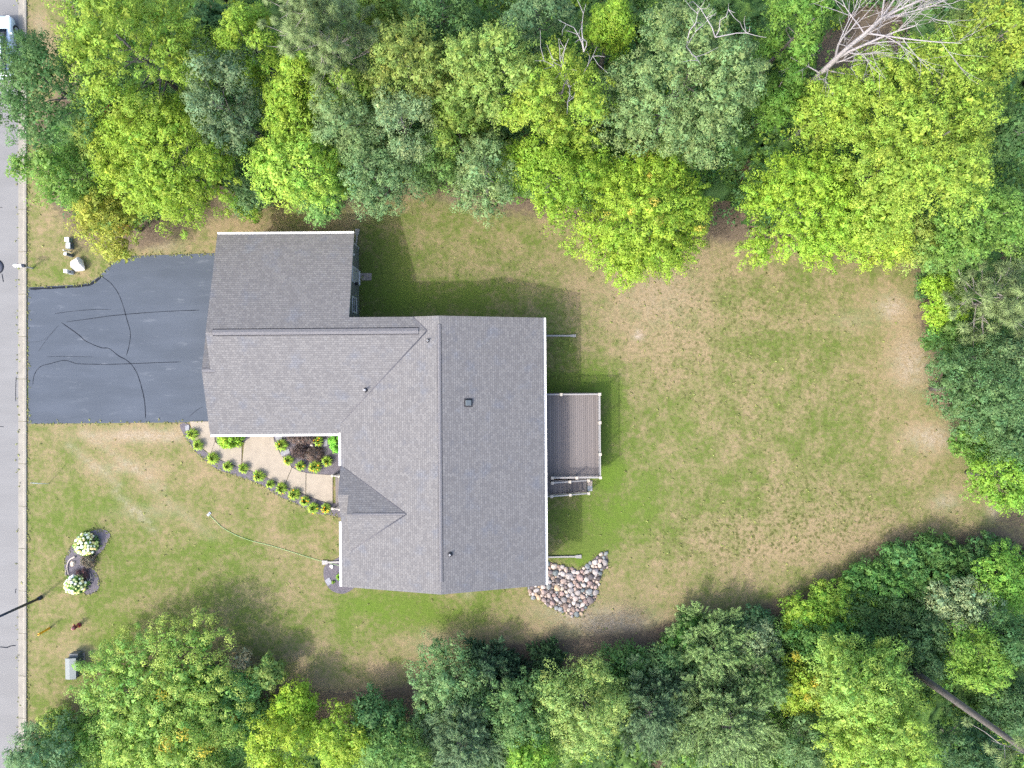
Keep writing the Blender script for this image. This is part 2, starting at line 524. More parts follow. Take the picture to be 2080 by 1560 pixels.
def tree_skeleton(rng, Rr, H, cb, nl, low=0.15, spread=0.68):
    """lobe centres, lobe radii"""
    zc = cb + (H-cb)*0.38
    va, vb = H-zc, zc-cb
    out = []
    ph = rng.random()*6.28
    wob = rng.normal(size=4)*0.10
    for i in range(nl):
        u = (i+0.5)/nl
        ct = 1 - u*(1+low)
        ct = np.clip(ct + rng.normal()*0.06, -0.6, 1)
        st = math.sqrt(max(0, 1-ct*ct))
        az = ph + i*2.39996 + rng.normal()*0.25
        f = spread*(0.85+0.3*rng.random())*(1+wob[0]*math.cos(az)+wob[1]*math.sin(az)+wob[2]*math.cos(2*az)+wob[3]*math.sin(3*az))
        z = zc + (va if ct > 0 else vb)*ct*f*1.05
        out.append((Rr*st*f*1.05*math.cos(az), Rr*st*f*1.05*math.sin(az), z))
    c = np.array(out)
    r = Rr*(0.335+0.16*rng.random(nl))
    r *= (12.0/nl)**0.30
    return c, r, zc

def wood(rng, name, H, base_r, tips, mat, parent, bend=0.3, limb_r=0.35, start=0.3):
    b = MB()
    top = H*0.86
    pts = []
    dx, dy = rng.normal()*bend, rng.normal()*bend
    for k in range(7):
        t = k/6
        pts.append((dx*t*t, dy*t*t, top*t - 0.05*(k == 0)))
    b.tube(pts, [base_r*(1.25-0.25*min(1, k*3/6))*(1-0.85*k/6) for k in range(7)], 7)
    for tp in tips:
        z0 = max(H*start, tp[2]-0.55*math.hypot(tp[0], tp[1])-0.4)
        z0 = min(z0, top*0.95)
        t = z0/top
        p0 = Vector((dx*t*t, dy*t*t, z0)); p1 = Vector(tp)
        mid = p0.lerp(p1, 0.5) + Vector((rng.normal()*0.2, rng.normal()*0.2, -0.12*(p1-p0).length))
        r0 = base_r*(1-0.85*t)*0.5
        b.tube([p0, p0.lerp(mid, 0.55), mid, p1], [r0, r0*0.8, r0*0.6, max(0.012, r0*0.2)], 5, False)
    return b.build(name, mat, parent)

NTREE = [0]
def deciduous(px, py, rpx, H, col, name, label, kind='round', group='trees of the wood around the lawn', cat='tree', cb=None, tips=None, frac=0.2, seed=None, dens=1.0, ry=None, bark='bark'):
    NTREE[0] += 1
    rng = np.random.default_rng(seed if seed is not None else 1000+NTREE[0]*7)
    zc = H*0.72
    c = P(px, py, zc)
    Rr = rpx*(CAMH-zc)/F
    if cb is None: cb = H*0.28
    root = empty(name, (c.x, c.y, 0), 0, label, cat, group)
    base = col
    if kind == 'round':
        nl = int(np.clip(11+Rr*1.8, 10, 24)); pr0, leaf, per, el, yel = 0.38, 0.118, 78, 1.3, 0.16
    elif kind == 'spray':
        nl = int(np.clip(12+Rr*2.2, 12, 26)); pr0, leaf, per, el, yel = 0.28, 0.114, 74, 2.2, 0.15
    elif kind == 'fine':
        nl = int(np.clip(10+Rr*2, 10, 22)); pr0, leaf, per, el, yel = 0.36, 0.104, 80, 1.25, 0.15
    elif kind == 'bush':
        nl = int(np.clip(6+Rr*2, 6, 14)); pr0, leaf, per, el, yel = 0.30, 0.13, 60, 1.0, 0.2
    lc, lr, zmid = tree_skeleton(rng, Rr, H, cb, nl)
    if ry is not None:
        lc[:, 1] *= ry/rpx
    area = math.pi*Rr*Rr*1.7
    npf = int(1.85*area/(math.pi*pr0*pr0*1.15*(el**0.6))*dens)
    # puffs spread evenly over every lobe
    pcs, dds, lis = [], [], []
    for k in range(nl):
        nk = max(8, int(npf*1.5*lr[k]**2/np.sum(lr**2)))
        ii = np.arange(nk)+0.5
        ct = 1-1.38*ii/nk
        ph = ii*2.39996+rng.random()*6.28
        st = np.sqrt(np.maximum(0, 1-ct*ct))
        dk_ = unit(np.stack([st*np.cos(ph), st*np.sin(ph), ct], axis=1)+rng.normal(size=(nk, 3))*0.16)
        pcs.append(lc[k]+dk_*np.array([1, 1, 0.85])*lr[k]*(0.66+0.40*rng.random((nk, 1)))+rng.normal(size=(nk, 3))*np.array([0.10, 0.10, 0.06])*lr[k])
        dds.append(dk_); lis.append(np.full(nk, k))
    pc = np.concatenate(pcs); dd = np.concatenate(dds); li = np.concatenate(lis)
    outw = unit(lc[li]-np.array([0, 0, zmid*0.85]))
    # drop puffs deep inside other lobes
    dist = np.linalg.norm(pc[:, None, :]-lc[None], axis=2)/lr[None]
    dist[np.arange(len(pc)), li] = 9
    keep = dist.min(axis=1) > 0.66
    pc, outw, dd = pc[keep], outw[keep], dd[keep]
    pr = pr0*(0.65+0.7*rng.random(len(pc)))
    ax = unit(outw*np.array([1.15, 1.15, 0.25])+dd*0.3*np.array([1, 1, 0.4])+rng.normal(size=pc.shape)*np.array([0.3, 0.3, 0.08])+np.array([0, 0, 0.08]))
    tp = None
    if tips is not None:
        side = pc[:, 0]*0.75 + pc[:, 1]*0.65
        tp = (rng.random(len(pc)) < frac*np.clip(1.0+side/Rr*1.6, 0.05, 3))
    q1, c1, p1 = puff_leaves(rng, pc, pr, per, leaf, base, axis=ax, elong=el, yellow=yel, tips=tp, tipcol=tips)
    q1[:, :, 2] = np.maximum(q1[:, :, 2], 0.05)
    # leaves deeper inside every lobe
    ni = int(len(pc)*0.8)
    li2 = rng.choice(nl, ni, p=lr**2/np.sum(lr**2))
    pi = lc[li2]+unit(rng.normal(size=(ni, 3))+np.array([0, 0, 0.6]))*lr[li2][:, None]*(0.2+0.55*rng.random((ni, 1)))
    q2, c2, p2 = puff_leaves(rng, pi, np.full(ni, pr0*1.3), 13, leaf*2.1, base, yellow=yel, aspect=0.8)
    q2[:, :, 2] = np.maximum(q2[:, :, 2], 0.05)
    me = make_leaf_mesh('crown', np.concatenate([q1, q2]), np.concatenate([c1, c2]), np.concatenate([p1, p2]))
    link('crown', me, None, root)
    wood(rng, 'trunk', H, 0.035*H**0.9*0.6+0.03 if kind != 'bush' else 0.05, lc, M[bark], root, bend=0.25)
    return root

def pom_pine(px, py, rpx, H, col, name, label, cb=None, n=200, group='trees of the wood around the lawn', seed=5, base=None, pomr=0.40, trunk_r=0.22):
    rng = np.random.default_rng(seed)
    zc = H*0.8
    c = P(px, py, zc) if base is None else Vector(base)
    Rr = rpx*(CAMH-zc)/F
    cb = H*0.45 if cb is None else cb
    root = empty(name, (c.x, c.y, 0), 0, label, 'pine tree', group)
    b = MB()
    b.tube([(0, 0, -0.05), (0.05, 0, H*0.4), (0, 0.05, H*0.75), (0, 0, H)], [trunk_r*1.15, trunk_r*0.9, trunk_r*0.6, 0.03], 9)
    b.build('trunk', M['bark'], root)
    br = MB()
    pc = []
    nb = max(10, n//7)
    for i in range(nb):
        t = (i+0.5)/nb
        z = cb+(H-cb)*t
        rad = Rr*(1-t**1.7*0.8)*(0.7+0.35*rng.random())
        az = i*2.39996+rng.normal()*0.2
        e = np.array([math.cos(az)*rad, math.sin(az)*rad, z+rad*0.12+0.2])
        p0 = np.array([0, 0, z-rad*0.1])
        br.tube([p0, p0*0.5+e*0.5-np.array([0, 0, 0.15]), e], [0.045, 0.034, 0.012], 5, False)
        for k in range(7):
            f = 0.45+0.55*(k/6)
            o = rng.normal(size=3)*np.array([0.5, 0.5, 0.22])*(0.6+rad*0.18)
            tp = p0+(e-p0)*f+o+np.array([0, 0, 0.15])
            pc.append(tp)
            s = p0+(e-p0)*max(0.15, f-0.22)
            br.tube([s, (s+tp)/2+rng.normal(size=3)*0.05, tp], [0.022, 0.016, 0.008], 4, False)
    br.build('branches', M['greybark'], root)
    pc = np.array(pc)
    per = 150
    idx = np.repeat(np.arange(len(pc)), per)
    d = rng.normal(size=(len(idx), 3)); d[:, 2] += 0.5
    d = unit(d)
    pr = pomr*(0.7+0.6*rng.random(len(pc)))[idx][:, None]
    pos = pc[idx]+d*pr*0.6
    nr = unit(np.cross(d, rng.normal(size=d.shape)))
    q = leaf_quads(rng, pos, nr, pr[:, 0]*0.95, np.full(len(idx), 0.036), tdir=d)
    pt = rng.normal(size=len(pc))[idx]*0.12+rng.normal(size=len(idx))*0.16
    cc = np.array(col)[None, :3]*np.clip(1+pt, 0.5, 1.7)[:, None]
    link('crown', make_leaf_mesh('crown', q, cc, unit(d+np.array([0, 0, 0.5]))), None, root)
    return root

def plume_pine(px, py, rpx, H, col, name, label, seed=9, group='trees of the wood around the lawn', nb=70, dens=1.0, up=0.55, conic=1.0):
    """soft feathery conifer: plumes of short needles along rising boughs"""
    rng = np.random.default_rng(seed)
    zc = H*0.68
    c = P(px, py, zc)
    Rr = rpx*(CAMH-zc)/F
    root = empty(name, (c.x, c.y, 0), 0, label, 'pine tree', group)
    tips, quads, cols, pns = [], [], [], []
    cb = H*0.10
    br = MB()
    br.tube([(0, 0, -0.05), (0, 0, H*0.5), (0, 0, H*0.97)], [0.04*H*0.45+0.05, 0.03*H*0.4+0.03, 0.02], 7)
    br.build('trunk', M['bark'], root)
    lb = MB()
    for i in range(nb):
        t = (i+0.5)/nb
        z = cb+(H-cb)*t*0.98
        rad = max(0.25, Rr*(1-t)**(0.75*conic)*(0.75+0.45*rng.random()))
        az = i*2.39996+rng.normal()*0.3
        dirv = np.array([math.cos(az), math.sin(az), up+0.3*t])
        p0 = np.array([0, 0, z-rad*up*0.6])
        e = p0+dirv/np.linalg.norm(dirv[:2])*rad
        lb.tube([p0, e], [0.035, 0.01], 4, False)
        ns = int(max(3, rad*5))
        for k in range(ns):
            f = 0.3+0.7*k/max(1, ns-1)
            s = p0+(e-p0)*f
            side = 1 if k % 2 else -1
            perp = np.array([-dirv[1], dirv[0], 0])
            ln = (0.55*rad*(1.15-f)+0.22)
            dv = dirv*0.75+perp*side*0.7+np.array([0, 0, 0.15])+rng.normal(size=3)*0.15
            if k == ns-1: dv = dirv
            dv = dv/np.linalg.norm(dv)
            m = int((26+ln*85)*dens)
            u = rng.random(m)
            rr = 0.15*(1-0.6*u)
            o = rng.normal(size=(m, 3)); o = unit(o)
            pos = s+dv[None]*(u*ln)[:, None]+o*rr[:, None]*0.7+np.array([0, 0, 0.03])
            td = unit(dv[None]*0.8+o*0.7)
            nr = unit(np.cross(td, rng.normal(size=td.shape)))
            nr = np.where(nr[:, 2:3] < 0, -nr, nr)
            pns.append(unit(o*0.8+nr*0.4+dirv[None]*0.4+np.array([0, 0, 0.4])))
            quads.append(leaf_quads(rng, pos, nr, 0.20*(0.7+0.6*rng.random(m)), np.full(m, 0.065), tdir=td))
            pt = rng.normal()*0.12+rng.normal(size=m)*0.15
            cc = np.array(col)[None, :3]*np.clip(1+pt, 0.5, 1.7)[:, None]
            cols.append(cc)
    q = np.concatenate(quads); q[:, :, 2] = np.maximum(q[:, :, 2], 0.05)
    lb.build('branches', M['greybark'], root)
    link('crown', make_leaf_mesh('crown', q, np.concatenate(cols), np.concatenate(pns)), None, root)
    return root

# ---------------------------------------------------------------- ground
FOREST = [
    [(-400, -400), (55, -400), (120, -60), (130, 60), (150, 150), (60, 250), (75, 330), (110, 420), (170, 500), (260, 500), (330, 470), (420, 410), (560, 405), (700, 425), (850, 385),
     (1000, 430), (1150, 445), (1250, 490), (1350, 505), (1450, 470), (1550, 490), (1700, 525), (1850, 545), (1880, 570), (1865, 640),
     (1890, 720), (1885, 800), (1950, 870), (1985, 960), (2040, 1045), (2100, 1065), (2600, 1060), (2600, -400)],
    [(2600, 1100), (2100, 1095), (1950, 1105), (1820, 1130), (1700, 1190), (1560, 1240), (1480, 1270), (1360, 1290), (1330, 1345), (1200, 1345), (1050, 1345),
     (900, 1390), (830, 1430), (740, 1440), (640, 1450), (560, 1410), (480, 1340), (380, 1330), (200, 1420), (120, 1480), (62, 1470), (62, 2000), (2600, 2000)],
]
FOREST_W = [[tuple(P(*p)[:2]) for p in poly] for poly in FOREST]

def poly_sdf(X, Y, poly):
    """signed distance, positive inside (vectorised)"""
    inside = np.zeros(X.shape, bool)
    dmin = np.full(X.shape, 1e9)
    n = len(poly)
    for i in range(n):
        (x0, y0), (x1, y1) = poly[i], poly[(i+1) % n]
        cond = ((y0 > Y) != (y1 > Y)) & (X < (x1-x0)*(Y-y0)/((y1-y0) if y1 != y0 else 1e-9)+x0)
        inside ^= cond
        dx, dy = x1-x0, y1-y0
        t = np.clip(((X-x0)*dx+(Y-y0)*dy)/(dx*dx+dy*dy+1e-12), 0, 1)
        d = np.hypot(X-(x0+t*dx), Y-(y0+t*dy))
        dmin = np.minimum(dmin, d)
    return np.where(inside, dmin, -dmin)

def blobs(X, Y, lst):
    """sum of soft elliptical patches given in photo pixels: (px, py, rx, ry, weight)"""
    out = np.zeros(X.shape)
    for px, py, rx, ry, w in lst:
        c = P(px, py)
        k = CAMH/F
        d = ((X-c.x)/(rx*k))**2+((Y-c.y)/(ry*k))**2
        out += w*np.exp(-d*0.9)
    return out

MASK = {}
def build_ground():
    xs = np.concatenate([[-3000, -600, -120], np.arange(-44, 44.01, 0.25), [120, 600, 3000]])
    ys = np.concatenate([[-3000, -600, -120], np.arange(-34, 34.01, 0.25), [120, 600, 3000]])
    X, Y = np.meshgrid(xs, ys)
    nx, ny = len(xs), len(ys)
    co = np.stack([X, Y, np.zeros_like(X)], axis=2).reshape(-1, 3)
    i = np.arange((nx-1)*(ny-1)); r, c = i//(nx-1), i % (nx-1)
    a = r*nx+c
    f = np.stack([a, a+1, a+nx+1, a+nx], axis=1)
    me = bpy.data.meshes.new('ground')
    me.vertices.add(len(co)); me.vertices.foreach_set('co', co.reshape(-1).astype(np.float32))
    me.loops.add(f.size); me.loops.foreach_set('vertex_index', f.reshape(-1).astype(np.int32))
    me.polygons.add(len(f)); me.polygons.foreach_set('loop_start', np.arange(len(f), dtype=np.int32)*4)
    me.update(calc_edges=True)
    sd = np.maximum(poly_sdf(X, Y, FOREST_W[0]), poly_sdf(X, Y, FOREST_W[1]))
    far = (np.abs(X) > 60) | (np.abs(Y) > 60)
    litter = np.clip(0.5+sd/3.2, 0, 1)
    litter[far] = 0.6
    litter += blobs(X, Y, [(300, 485, 90, 22, .35), (420, 440, 120, 26, .35), (1180, 1310, 170, 26, .35), (960, 1390, 120, 30, .45), (720, 1420, 110, 30, .4), (1475, 460, 40, 50, .35),
                           (560, 1330, 60, 60, .25), (1300, 1280, 120, 25, .3), (2010, 1075, 80, 22, .35), (1000, 1330, 130, 22, .4), (1330, 1305, 150, 26, .35), (1150, 1325, 160, 24, .35), (880, 1400, 120, 30, .3), (620, 1420, 110, 36, .35), (1550, 1225, 160, 20, .2), (1850, 1105, 160, 18, .25)])
    green = 0.49+blobs(X, Y, [
        (760, 560, 70, 90, .5), (900, 610, 150, 40, .6), (800, 520, 60, 60, .25), (1000, 500, 160, 60, .12), (1140, 720, 40, 90, .4), (1190, 790, 70, 40, .7), (1240, 900, 40, 120, .7),
        (1250, 1060, 120, 90, .55), (1150, 1060, 40, 60, .4), (1180, 1130, 30, 20, .8), (1380, 870, 60, 70, .25), (1700, 900, 90, 70, .3), (1600, 700, 110, 60, .2),
        (1480, 1010, 80, 60, .25), (850, 1235, 130, 45, .6), (720, 1290, 100, 60, .3), (450, 1130, 70, 50, .35), (200, 1000, 120, 60, .2), (330, 1180, 110, 60, .3), (100, 1150, 60, 120, .25),
        (170, 1060, 90, 40, .3), (240, 1150, 40, 70, .35), (620, 1050, 60, 20, .35), (90, 560, 40, 20, .3), (230, 1290, 50, 50, .4), (520, 1250, 130, 60, .2), (90, 1420, 40, 60, .2),
        (1840, 480, 60, 60, .3), (1550, 560, 120, 40, .15), (940, 440, 100, 30, .15), (430, 1040, 60, 60, .12),
        (1330, 620, 110, 110, -.42), (1210, 560, 80, 50, -.3), (1480, 520, 100, 50, -.35), (1830, 680, 50, 120, -.4), (1880, 890, 60, 50, -.3), (1550, 1120, 220, 50, -.38), (1800, 1090, 160, 40, -.35),
        (1330, 730, 70, 70, -.2), (1650, 1000, 60, 40, -.15), (300, 880, 170, 18, -.4), (330, 960, 120, 40, -.22), (560, 1000, 80, 60, -.1), (250, 930, 60, 50, -.15), (560, 460, 220, 26, -.3),
        (1230, 1220, 120, 60, -.35), (1000, 1300, 200, 30, -.3), (700, 1380, 160, 60, -.35), (150, 420, 50, 60, -.1), (90, 60, 20, 80, -.25), (610, 1160, 60, 70, -.15), (110, 1330, 30, 60, -.05)])
    lush = blobs(X, Y, [(780, 610, 70, 40, .6), (1190, 780, 80, 30, .9), (1240, 910, 30, 110, .9), (1240, 1040, 100, 70, .8), (1180, 1145, 26, 18, 1.2), (850, 1240, 110, 36, .9), (740, 1240, 60, 30, .7),
                        (450, 1120, 50, 40, .5), (230, 1280, 40, 40, .7), (700, 1300, 60, 30, .4), (1390, 860, 40, 40, .35), (960, 600, 140, 30, .5), (180, 1030, 90, 40, .25), (1250, 990, 60, 60, .5)])
    bare = blobs(X, Y, [(1810, 625, 30, 24, .9), (1850, 740, 36, 50, .8), (1890, 890, 46, 24, .9), (1920, 1020, 24, 16, .7), (2020, 1040, 16, 20, .7), (1240, 1270, 90, 30, .8), (1150, 1240, 60, 20, .5),
                        (300, 885, 110, 12, .8), (1297, 681, 9, 8, 1.3), (330, 500, 40, 14, .5), (700, 440, 50, 14, .4), (930, 400, 40, 12, .4), (900, 1310, 60, 24, .5), (1330, 600, 90, 70, .3),
                        (1240, 460, 60, 12, .5), (170, 1330, 26, 16, .6), (80, 70, 14, 40, .4), (250, 950, 60, 12, .4), (300, 1040, 60, 14, .35), (950, 1205, 12, 10, .5), (560, 870, 30, 6, .0), (1730, 650, 40, 20, .3)])
    spots = blobs(X, Y, [(1350, 700, 170, 170, .55), (1600, 800, 240, 220, .75), (1700, 1050, 260, 90, .9), (1450, 1100, 180, 70, .8), (1130, 700, 60, 90, .8), (1000, 520, 160, 60, .5), (1140, 1060, 30, 60, .7),
                         (1500, 600, 200, 80, .5), (300, 1000, 250, 120, .15), (500, 1180, 200, 100, .2), (90, 700, 40, 100, .2), (1200, 1280, 100, 40, .4)])
    def chain(p0, p1, n_, rx_, w_):
        return [(p0[0]+(p1[0]-p0[0])*t, p0[1]+(p1[1]-p0[1])*t, rx_, rx_*0.7, w_) for t in np.linspace(0, 1, n_)]
    bare += blobs(X, Y, chain((140, 905), (240, 985), 9, 9, .5)+chain((170, 880), (330, 990), 12, 9, .45)+chain((235, 1000), (310, 1075), 8, 9, .5)+chain((300, 985), (430, 1090), 10, 10, .3))
    MASK.update(X=xs, Y=ys, spots=np.clip(spots, 0, 1.2), sd=sd, green=green)
    for nm, arr in (('litter', litter), ('green', green), ('lush', lush), ('bare', bare), ('spots', spots)):
        at = me.attributes.new(nm, 'FLOAT', 'POINT')
        at.data.foreach_set('value', np.clip(arr, 0, 1.2).reshape(-1).astype(np.float32))
    tag(link('ground', me, M['ground']), 'mown lawn of patchy green and dry tan grass', kind='structure')

build_ground()

# road, kerb, driveway
RX = P(37.5, 0).x
road = MB().box(RX-8.2, RX, -160, 160, -0.2, 0.004).build('road', M['road']); tag(road, 'pale grey asphalt road along the kerb', kind='structure')
kerb = empty('kerb', (RX, 0, 0)); tag(kerb, 'pale concrete kerb with gutter along the road', kind='structure')
def kerb_mesh(ln):
    prof = [(0.0, -0.15), (0.0, 0.016), (0.34, 0.022), (0.40, 0.075), (0.46, 0.10), (0.60, 0.10), (0.63, 0.07), (0.63, -0.15)]
    b = MB()
    bm = b.bm
    A = [bm.verts.new((x, 0.014, z)) for x, z in prof]; B = [bm.verts.new((x, ln-0.014, z)) for x, z in prof]
    n = len(prof)
    for i in range(n):
        bm.faces.new((A[i], A[(i+1) % n], B[(i+1) % n], B[i]))
    bm.faces.new(A); bm.faces.new(B[::-1])
    return b.mesh('kerb_segment')
KL = 3.05
km = kerb_mesh(KL); km.materials.append(M['kerb'])
k0 = P(0, 1205.0/3.119+900).y
for i in range(-9, 28):
    o = bpy.data.objects.new('kerb_segment', km); COL.objects.link(o); o.parent = kerb
    o.location = (0.001*math.sin(i*5.1), k0+i*KL, 0.002*math.sin(i*2.3))

dpx = [(57, 584), (110, 581), (168, 578), (184, 573), (200, 563), (222, 541), (238, 529), (252, 524), (270, 520), (330, 518), (445, 514), (445, 856), (380, 858), (250, 859), (150, 860), (58, 861)]
dw = [tuple(P(*p)[:2]) for p in dpx]
drive = MB().prism(dw, -0.15, 0.022).build('driveway', M['drive']); tag(drive, 'blue grey sealed asphalt driveway', kind='structure')

def strip(name, pts, w, z, mat, parent, pxs=True):
    """flat ribbon laid on a surface, width tapering at the ends"""
    pts = smooth_line([tuple(P(*p)[:2]) for p in pts] if pxs else pts, 4)
    bm = bmesh.new()
    prev = None
    n = len(pts)
    rnd = random.Random(int(abs(pts[0][0]*100)))
    for i, p in enumerate(pts):
        q0, q1 = pts[max(i-1, 0)], pts[min(i+1, n-1)]
        d = Vector((q1[0]-q0[0], q1[1]-q0[1])).normalized()
        pr = Vector((-d.y, d.x))*w*0.5*(0.7+0.6*rnd.random())*(0.4 if i in (0, n-1) else 1)
        a = bm.verts.new((p[0]+pr.x, p[1]+pr.y, z)); b = bm.verts.new((p[0]-pr.x, p[1]-pr.y, z))
        if prev: bm.faces.new((prev[0], prev[1], b, a))
        prev = (a, b)
    me = bpy.data.meshes.new(name); bmesh.ops.recalc_face_normals(bm, faces=bm.faces); bm.to_mesh(me); bm.free()
    for poly in me.polygons:
        if poly.normal.z < 0: poly.flip()
    return link(name, me, mat, parent)

for pts, w in [
    ([(205, 560), (225, 575), (240, 595), (250, 620), (257, 645), (265, 675), (263, 700), (257, 722)], .10),
    ([(125, 655), (160, 680), (175, 693), (205, 706), (222, 708), (240, 722), (262, 735), (277, 755), (286, 780), (294, 815), (296, 850)], .11),
    ([(135, 654), (180, 648), (230, 641), (300, 635), (350, 632), (405, 630)], .08),
    ([(112, 637), (150, 632), (190, 629), (225, 629)], .06),
    ([(67, 782), (70, 762), (82, 745), (105, 738), (130, 732), (148, 736), (160, 739), (210, 740), (260, 739), (310, 737), (368, 735)], .09),
    ([(95, 725), (130, 724), (190, 725)], .04), ([(77, 716), (95, 690), (120, 660)], .035),
    ([(385, 846), (400, 833), (413, 826)], .05), ([(58, 695), (90, 690), (120, 660)], .02)]:
    strip('crack_seal', pts, w*0.5, 0.026, M['tar'], drive)
strip('edge_coat', [(60, 587), (120, 584), (165, 581), (187, 576), (206, 562)], .16, 0.027, M['tar'], drive)
for pts, w in [([(-40, 1312), (0, 1314), (14, 1315), (22, 1312), (33, 1311)], .07), ([(4, 556), (6, 566), (7, 573)], .06), ([(33, 765), (32, 790), (32, 815)], .05), ([(-30, 862), (0, 866), (8, 867)], .05),
               ([(33, 1195), (31, 1205)], .05), ([(-60, 420), (-20, 424), (6, 421)], .04)]:
    strip('crack_seal', pts, w, 0.0085, M['tar'], road)
c = P(-7, 542)
mh = empty('manhole_cover', (c.x, c.y, 0), 0, 'dark round manhole cover at the edge of the road', 'manhole cover')
MB().lathe([(0.54, 0.0045), (0.54, 0.012), (0.47, 0.014)], 32).build('cover_ring', M['tar'], mh)
MB().lathe([(0.45, 0.015), (0.45, 0.020), (0.1, 0.021)], 32).build('lid', M['iron'], mh)

# planting beds, walkway
def bed(name, px, label, z=0.03):
    p = smooth_poly([tuple(P(*q)[:2]) for q in px], 4)
    o = MB().prism(p, -0.1, z).build(name, M['mulch'])
    return tag(o, label, kind='structure')
bed('border_bed', [(366, 862), (384, 862), (393, 888), (412, 912), (440, 931), (480, 946), (510, 956), (540, 969), (575, 986), (600, 996), (635, 1011), (660, 1020), (690, 1026), (692, 1050), (672, 1046), (640, 1042), (600, 1022), (560, 1004),
    (530, 984), (480, 966), (440, 952), (405, 925), (385, 900), (372, 880)], 'narrow slate mulch bed along the walkway')
bed('corner_bed', [(552, 866), (556, 895), (568, 920), (585, 941), (610, 958), (640, 964), (672, 966), (697, 966), (700, 915), (698, 866), (625, 862)], 'dark slate mulch bed in the corner by the porch', 0.032)
bed('wall_bed', [(438, 866), (438, 890), (444, 903), (458, 909), (478, 905), (496, 898), (507, 889), (514, 866)], 'small slate mulch bed under the eave', 0.034)
bed('downspout_bed', [(702, 1124), (688, 1132), (676, 1139), (661, 1148), (657, 1165), (662, 1185), (675, 1200), (695, 1206), (713, 1199), (724, 1188), (740, 1160), (728, 1130)], 'slate mulch bed at the corner of the house')
isl = [(800, 200), (1000, 145), (1120, 165), (1200, 230), (1200, 310), (1130, 440), (1060, 570), (960, 650), (900, 800), (890, 930), (950, 1040), (1000, 1180), (990, 1290), (920, 1390), (820, 1440),
       (700, 1420), (600, 1330), (450, 1150), (340, 1060), (305, 850), (340, 680), (430, 500), (560, 330)]
bed('island_bed', [(100+x/9.75, 1060+y/9.75) for x, y in isl], 'kidney shaped slate mulch bed in the lawn')

lower = [(386, 857), (397, 890), (415, 912), (440, 930), (480, 945), (510, 955), (540, 968), (578, 986), (600, 995), (622, 1004), (650, 1016), (676, 1023)]
walk = empty('walkway', tuple(P(530, 930))); tag(walk, 'pale tan stamped concrete walkway', kind='structure')
wo_ = walk.location
slabs = [
    [(386, 856), (397, 890), (415, 912), (428, 923), (437, 896), (435, 872), (435, 856)],
    [(428.5, 923.5), (440, 930), (460, 938), (491, 949), (491.5, 899.5), (478, 906), (458, 910), (444, 904), (437.5, 897)],
    [(492, 949), (510, 955), (540, 968), (578, 986), (593, 949), (584, 940), (570, 922), (558, 898), (552, 868), (515, 868), (508, 889), (497, 897)],
    [(579, 986.5), (600, 995), (621, 1004), (621.5, 960), (608, 957), (594, 949.5)],
    [(622.3, 1004.5), (650, 1016), (676, 1023), (676, 965), (650, 963.5), (622.8, 960.5)]]
for s in slabs:
    p = [(P(*q).x-wo_.x, P(*q).y-wo_.y) for q in s]
    b = MB().prism(p, -0.1, 0.062)
    b.build('slab', M['walk'], walk)

# ---------------------------------------------------------------- house
A = R(0.45)
HC = Vector((-8.0, -2.0, 0))
Rot = Matrix.Rotation(A, 4, 'Z')
house = empty('house', Rot @ HC, A, 'long single storey house with grey shingle roof and attached garage', 'house')
def h(x, y, z=0.0):
    return (x-HC.x, y-HC.y, z)
def HP(px, py, z):
    w = Rot.inverted() @ P(px, py, z)
    return w
SL = 0.30
xr, xw, xe = -4.65, -11.5, 2.15
yn, ys = 4.42, -13.48
zr = 5.74
def zm(x): return zr-SL*abs(x-xr)
gyr, gyn, gys = 3.48, 10.2, -3.24
gz = 5.50
gxw, gfx, gxe = -19.74, -20.32, -10.55
def zg(y): return gz-SL*abs(y-gyr)

def slope(pts, du, name='roof_slope'):
    """roof plane: polygon of (x,y,z); du = horizontal direction along the eave; solid 0.14 thick, shingle courses by UV in metres"""
    bm = bmesh.new()
    uvl = bm.loops.layers.uv.new('UVMap')
    top = [bm.verts.new(h(*p)) for p in pts]
    n = len(pts)
    bot = [bm.verts.new(h(p[0], p[1], p[2]-0.15)) for p in pts]
    f = bm.faces.new(top)
    f.normal_update()
    flip = f.normal.z < 0
    U = Vector((du[0], du[1], 0))
    nrm = f.normal if not flip else -f.normal
    V = nrm.cross(U)
    bm.faces.new(bot).material_index = 1
    for i in range(n):
        bm.faces.new((top[i], top[(i+1) % n], bot[(i+1) % n], bot[i])).material_index = 1
    bmesh.ops.recalc_face_normals(bm, faces=bm.faces)
    for fc in bm.faces:
        for lp in fc.loops:
            co = lp.vert.co
            lp[uvl].uv = (co.dot(U), co.dot(V))
    me = bpy.data.meshes.new(name); bm.to_mesh(me); bm.free()
    return link(name, me, [M['shingle'], M['trim']], house)

vy = gyr-((xr-xw)-(zr-gz)/SL)          # valley meets the eave
x_end = xr-(zr-gz)/SL
vx = xr-((zr-gz)/SL+(yn-gyr))
slope([(xr, yn, zr), (xr, ys, zr), (xw, ys, zm(xw)), (xw, vy, zm(xw)), (x_end, gyr, gz), (vx, yn, zm(vx))], (0, 1))
slope([(xr, yn, zr), (xe, yn, zm(xe)), (xe, ys, zm(xe)), (xr, ys, zr)], (0, 1))
slope([(gxw, gyr, gz), (x_end, gyr, gz), (xw, vy, zg(vy)), (xw, gys, zg(gys)), (gfx, gys, zg(gys)), (gfx, 1.06, zg(1.06)), (gxw, 1.06, zg(1.06))], (1, 0))
slope([(gxw, gyr, gz), (gxw, gyn, zg(gyn)), (gxe, gyn, zg(gyn)), (gxe, yn, zg(yn)), (vx, yn, zg(yn)), (x_end, gyr, gz)], (1, 0))
zf = zg(1.06)
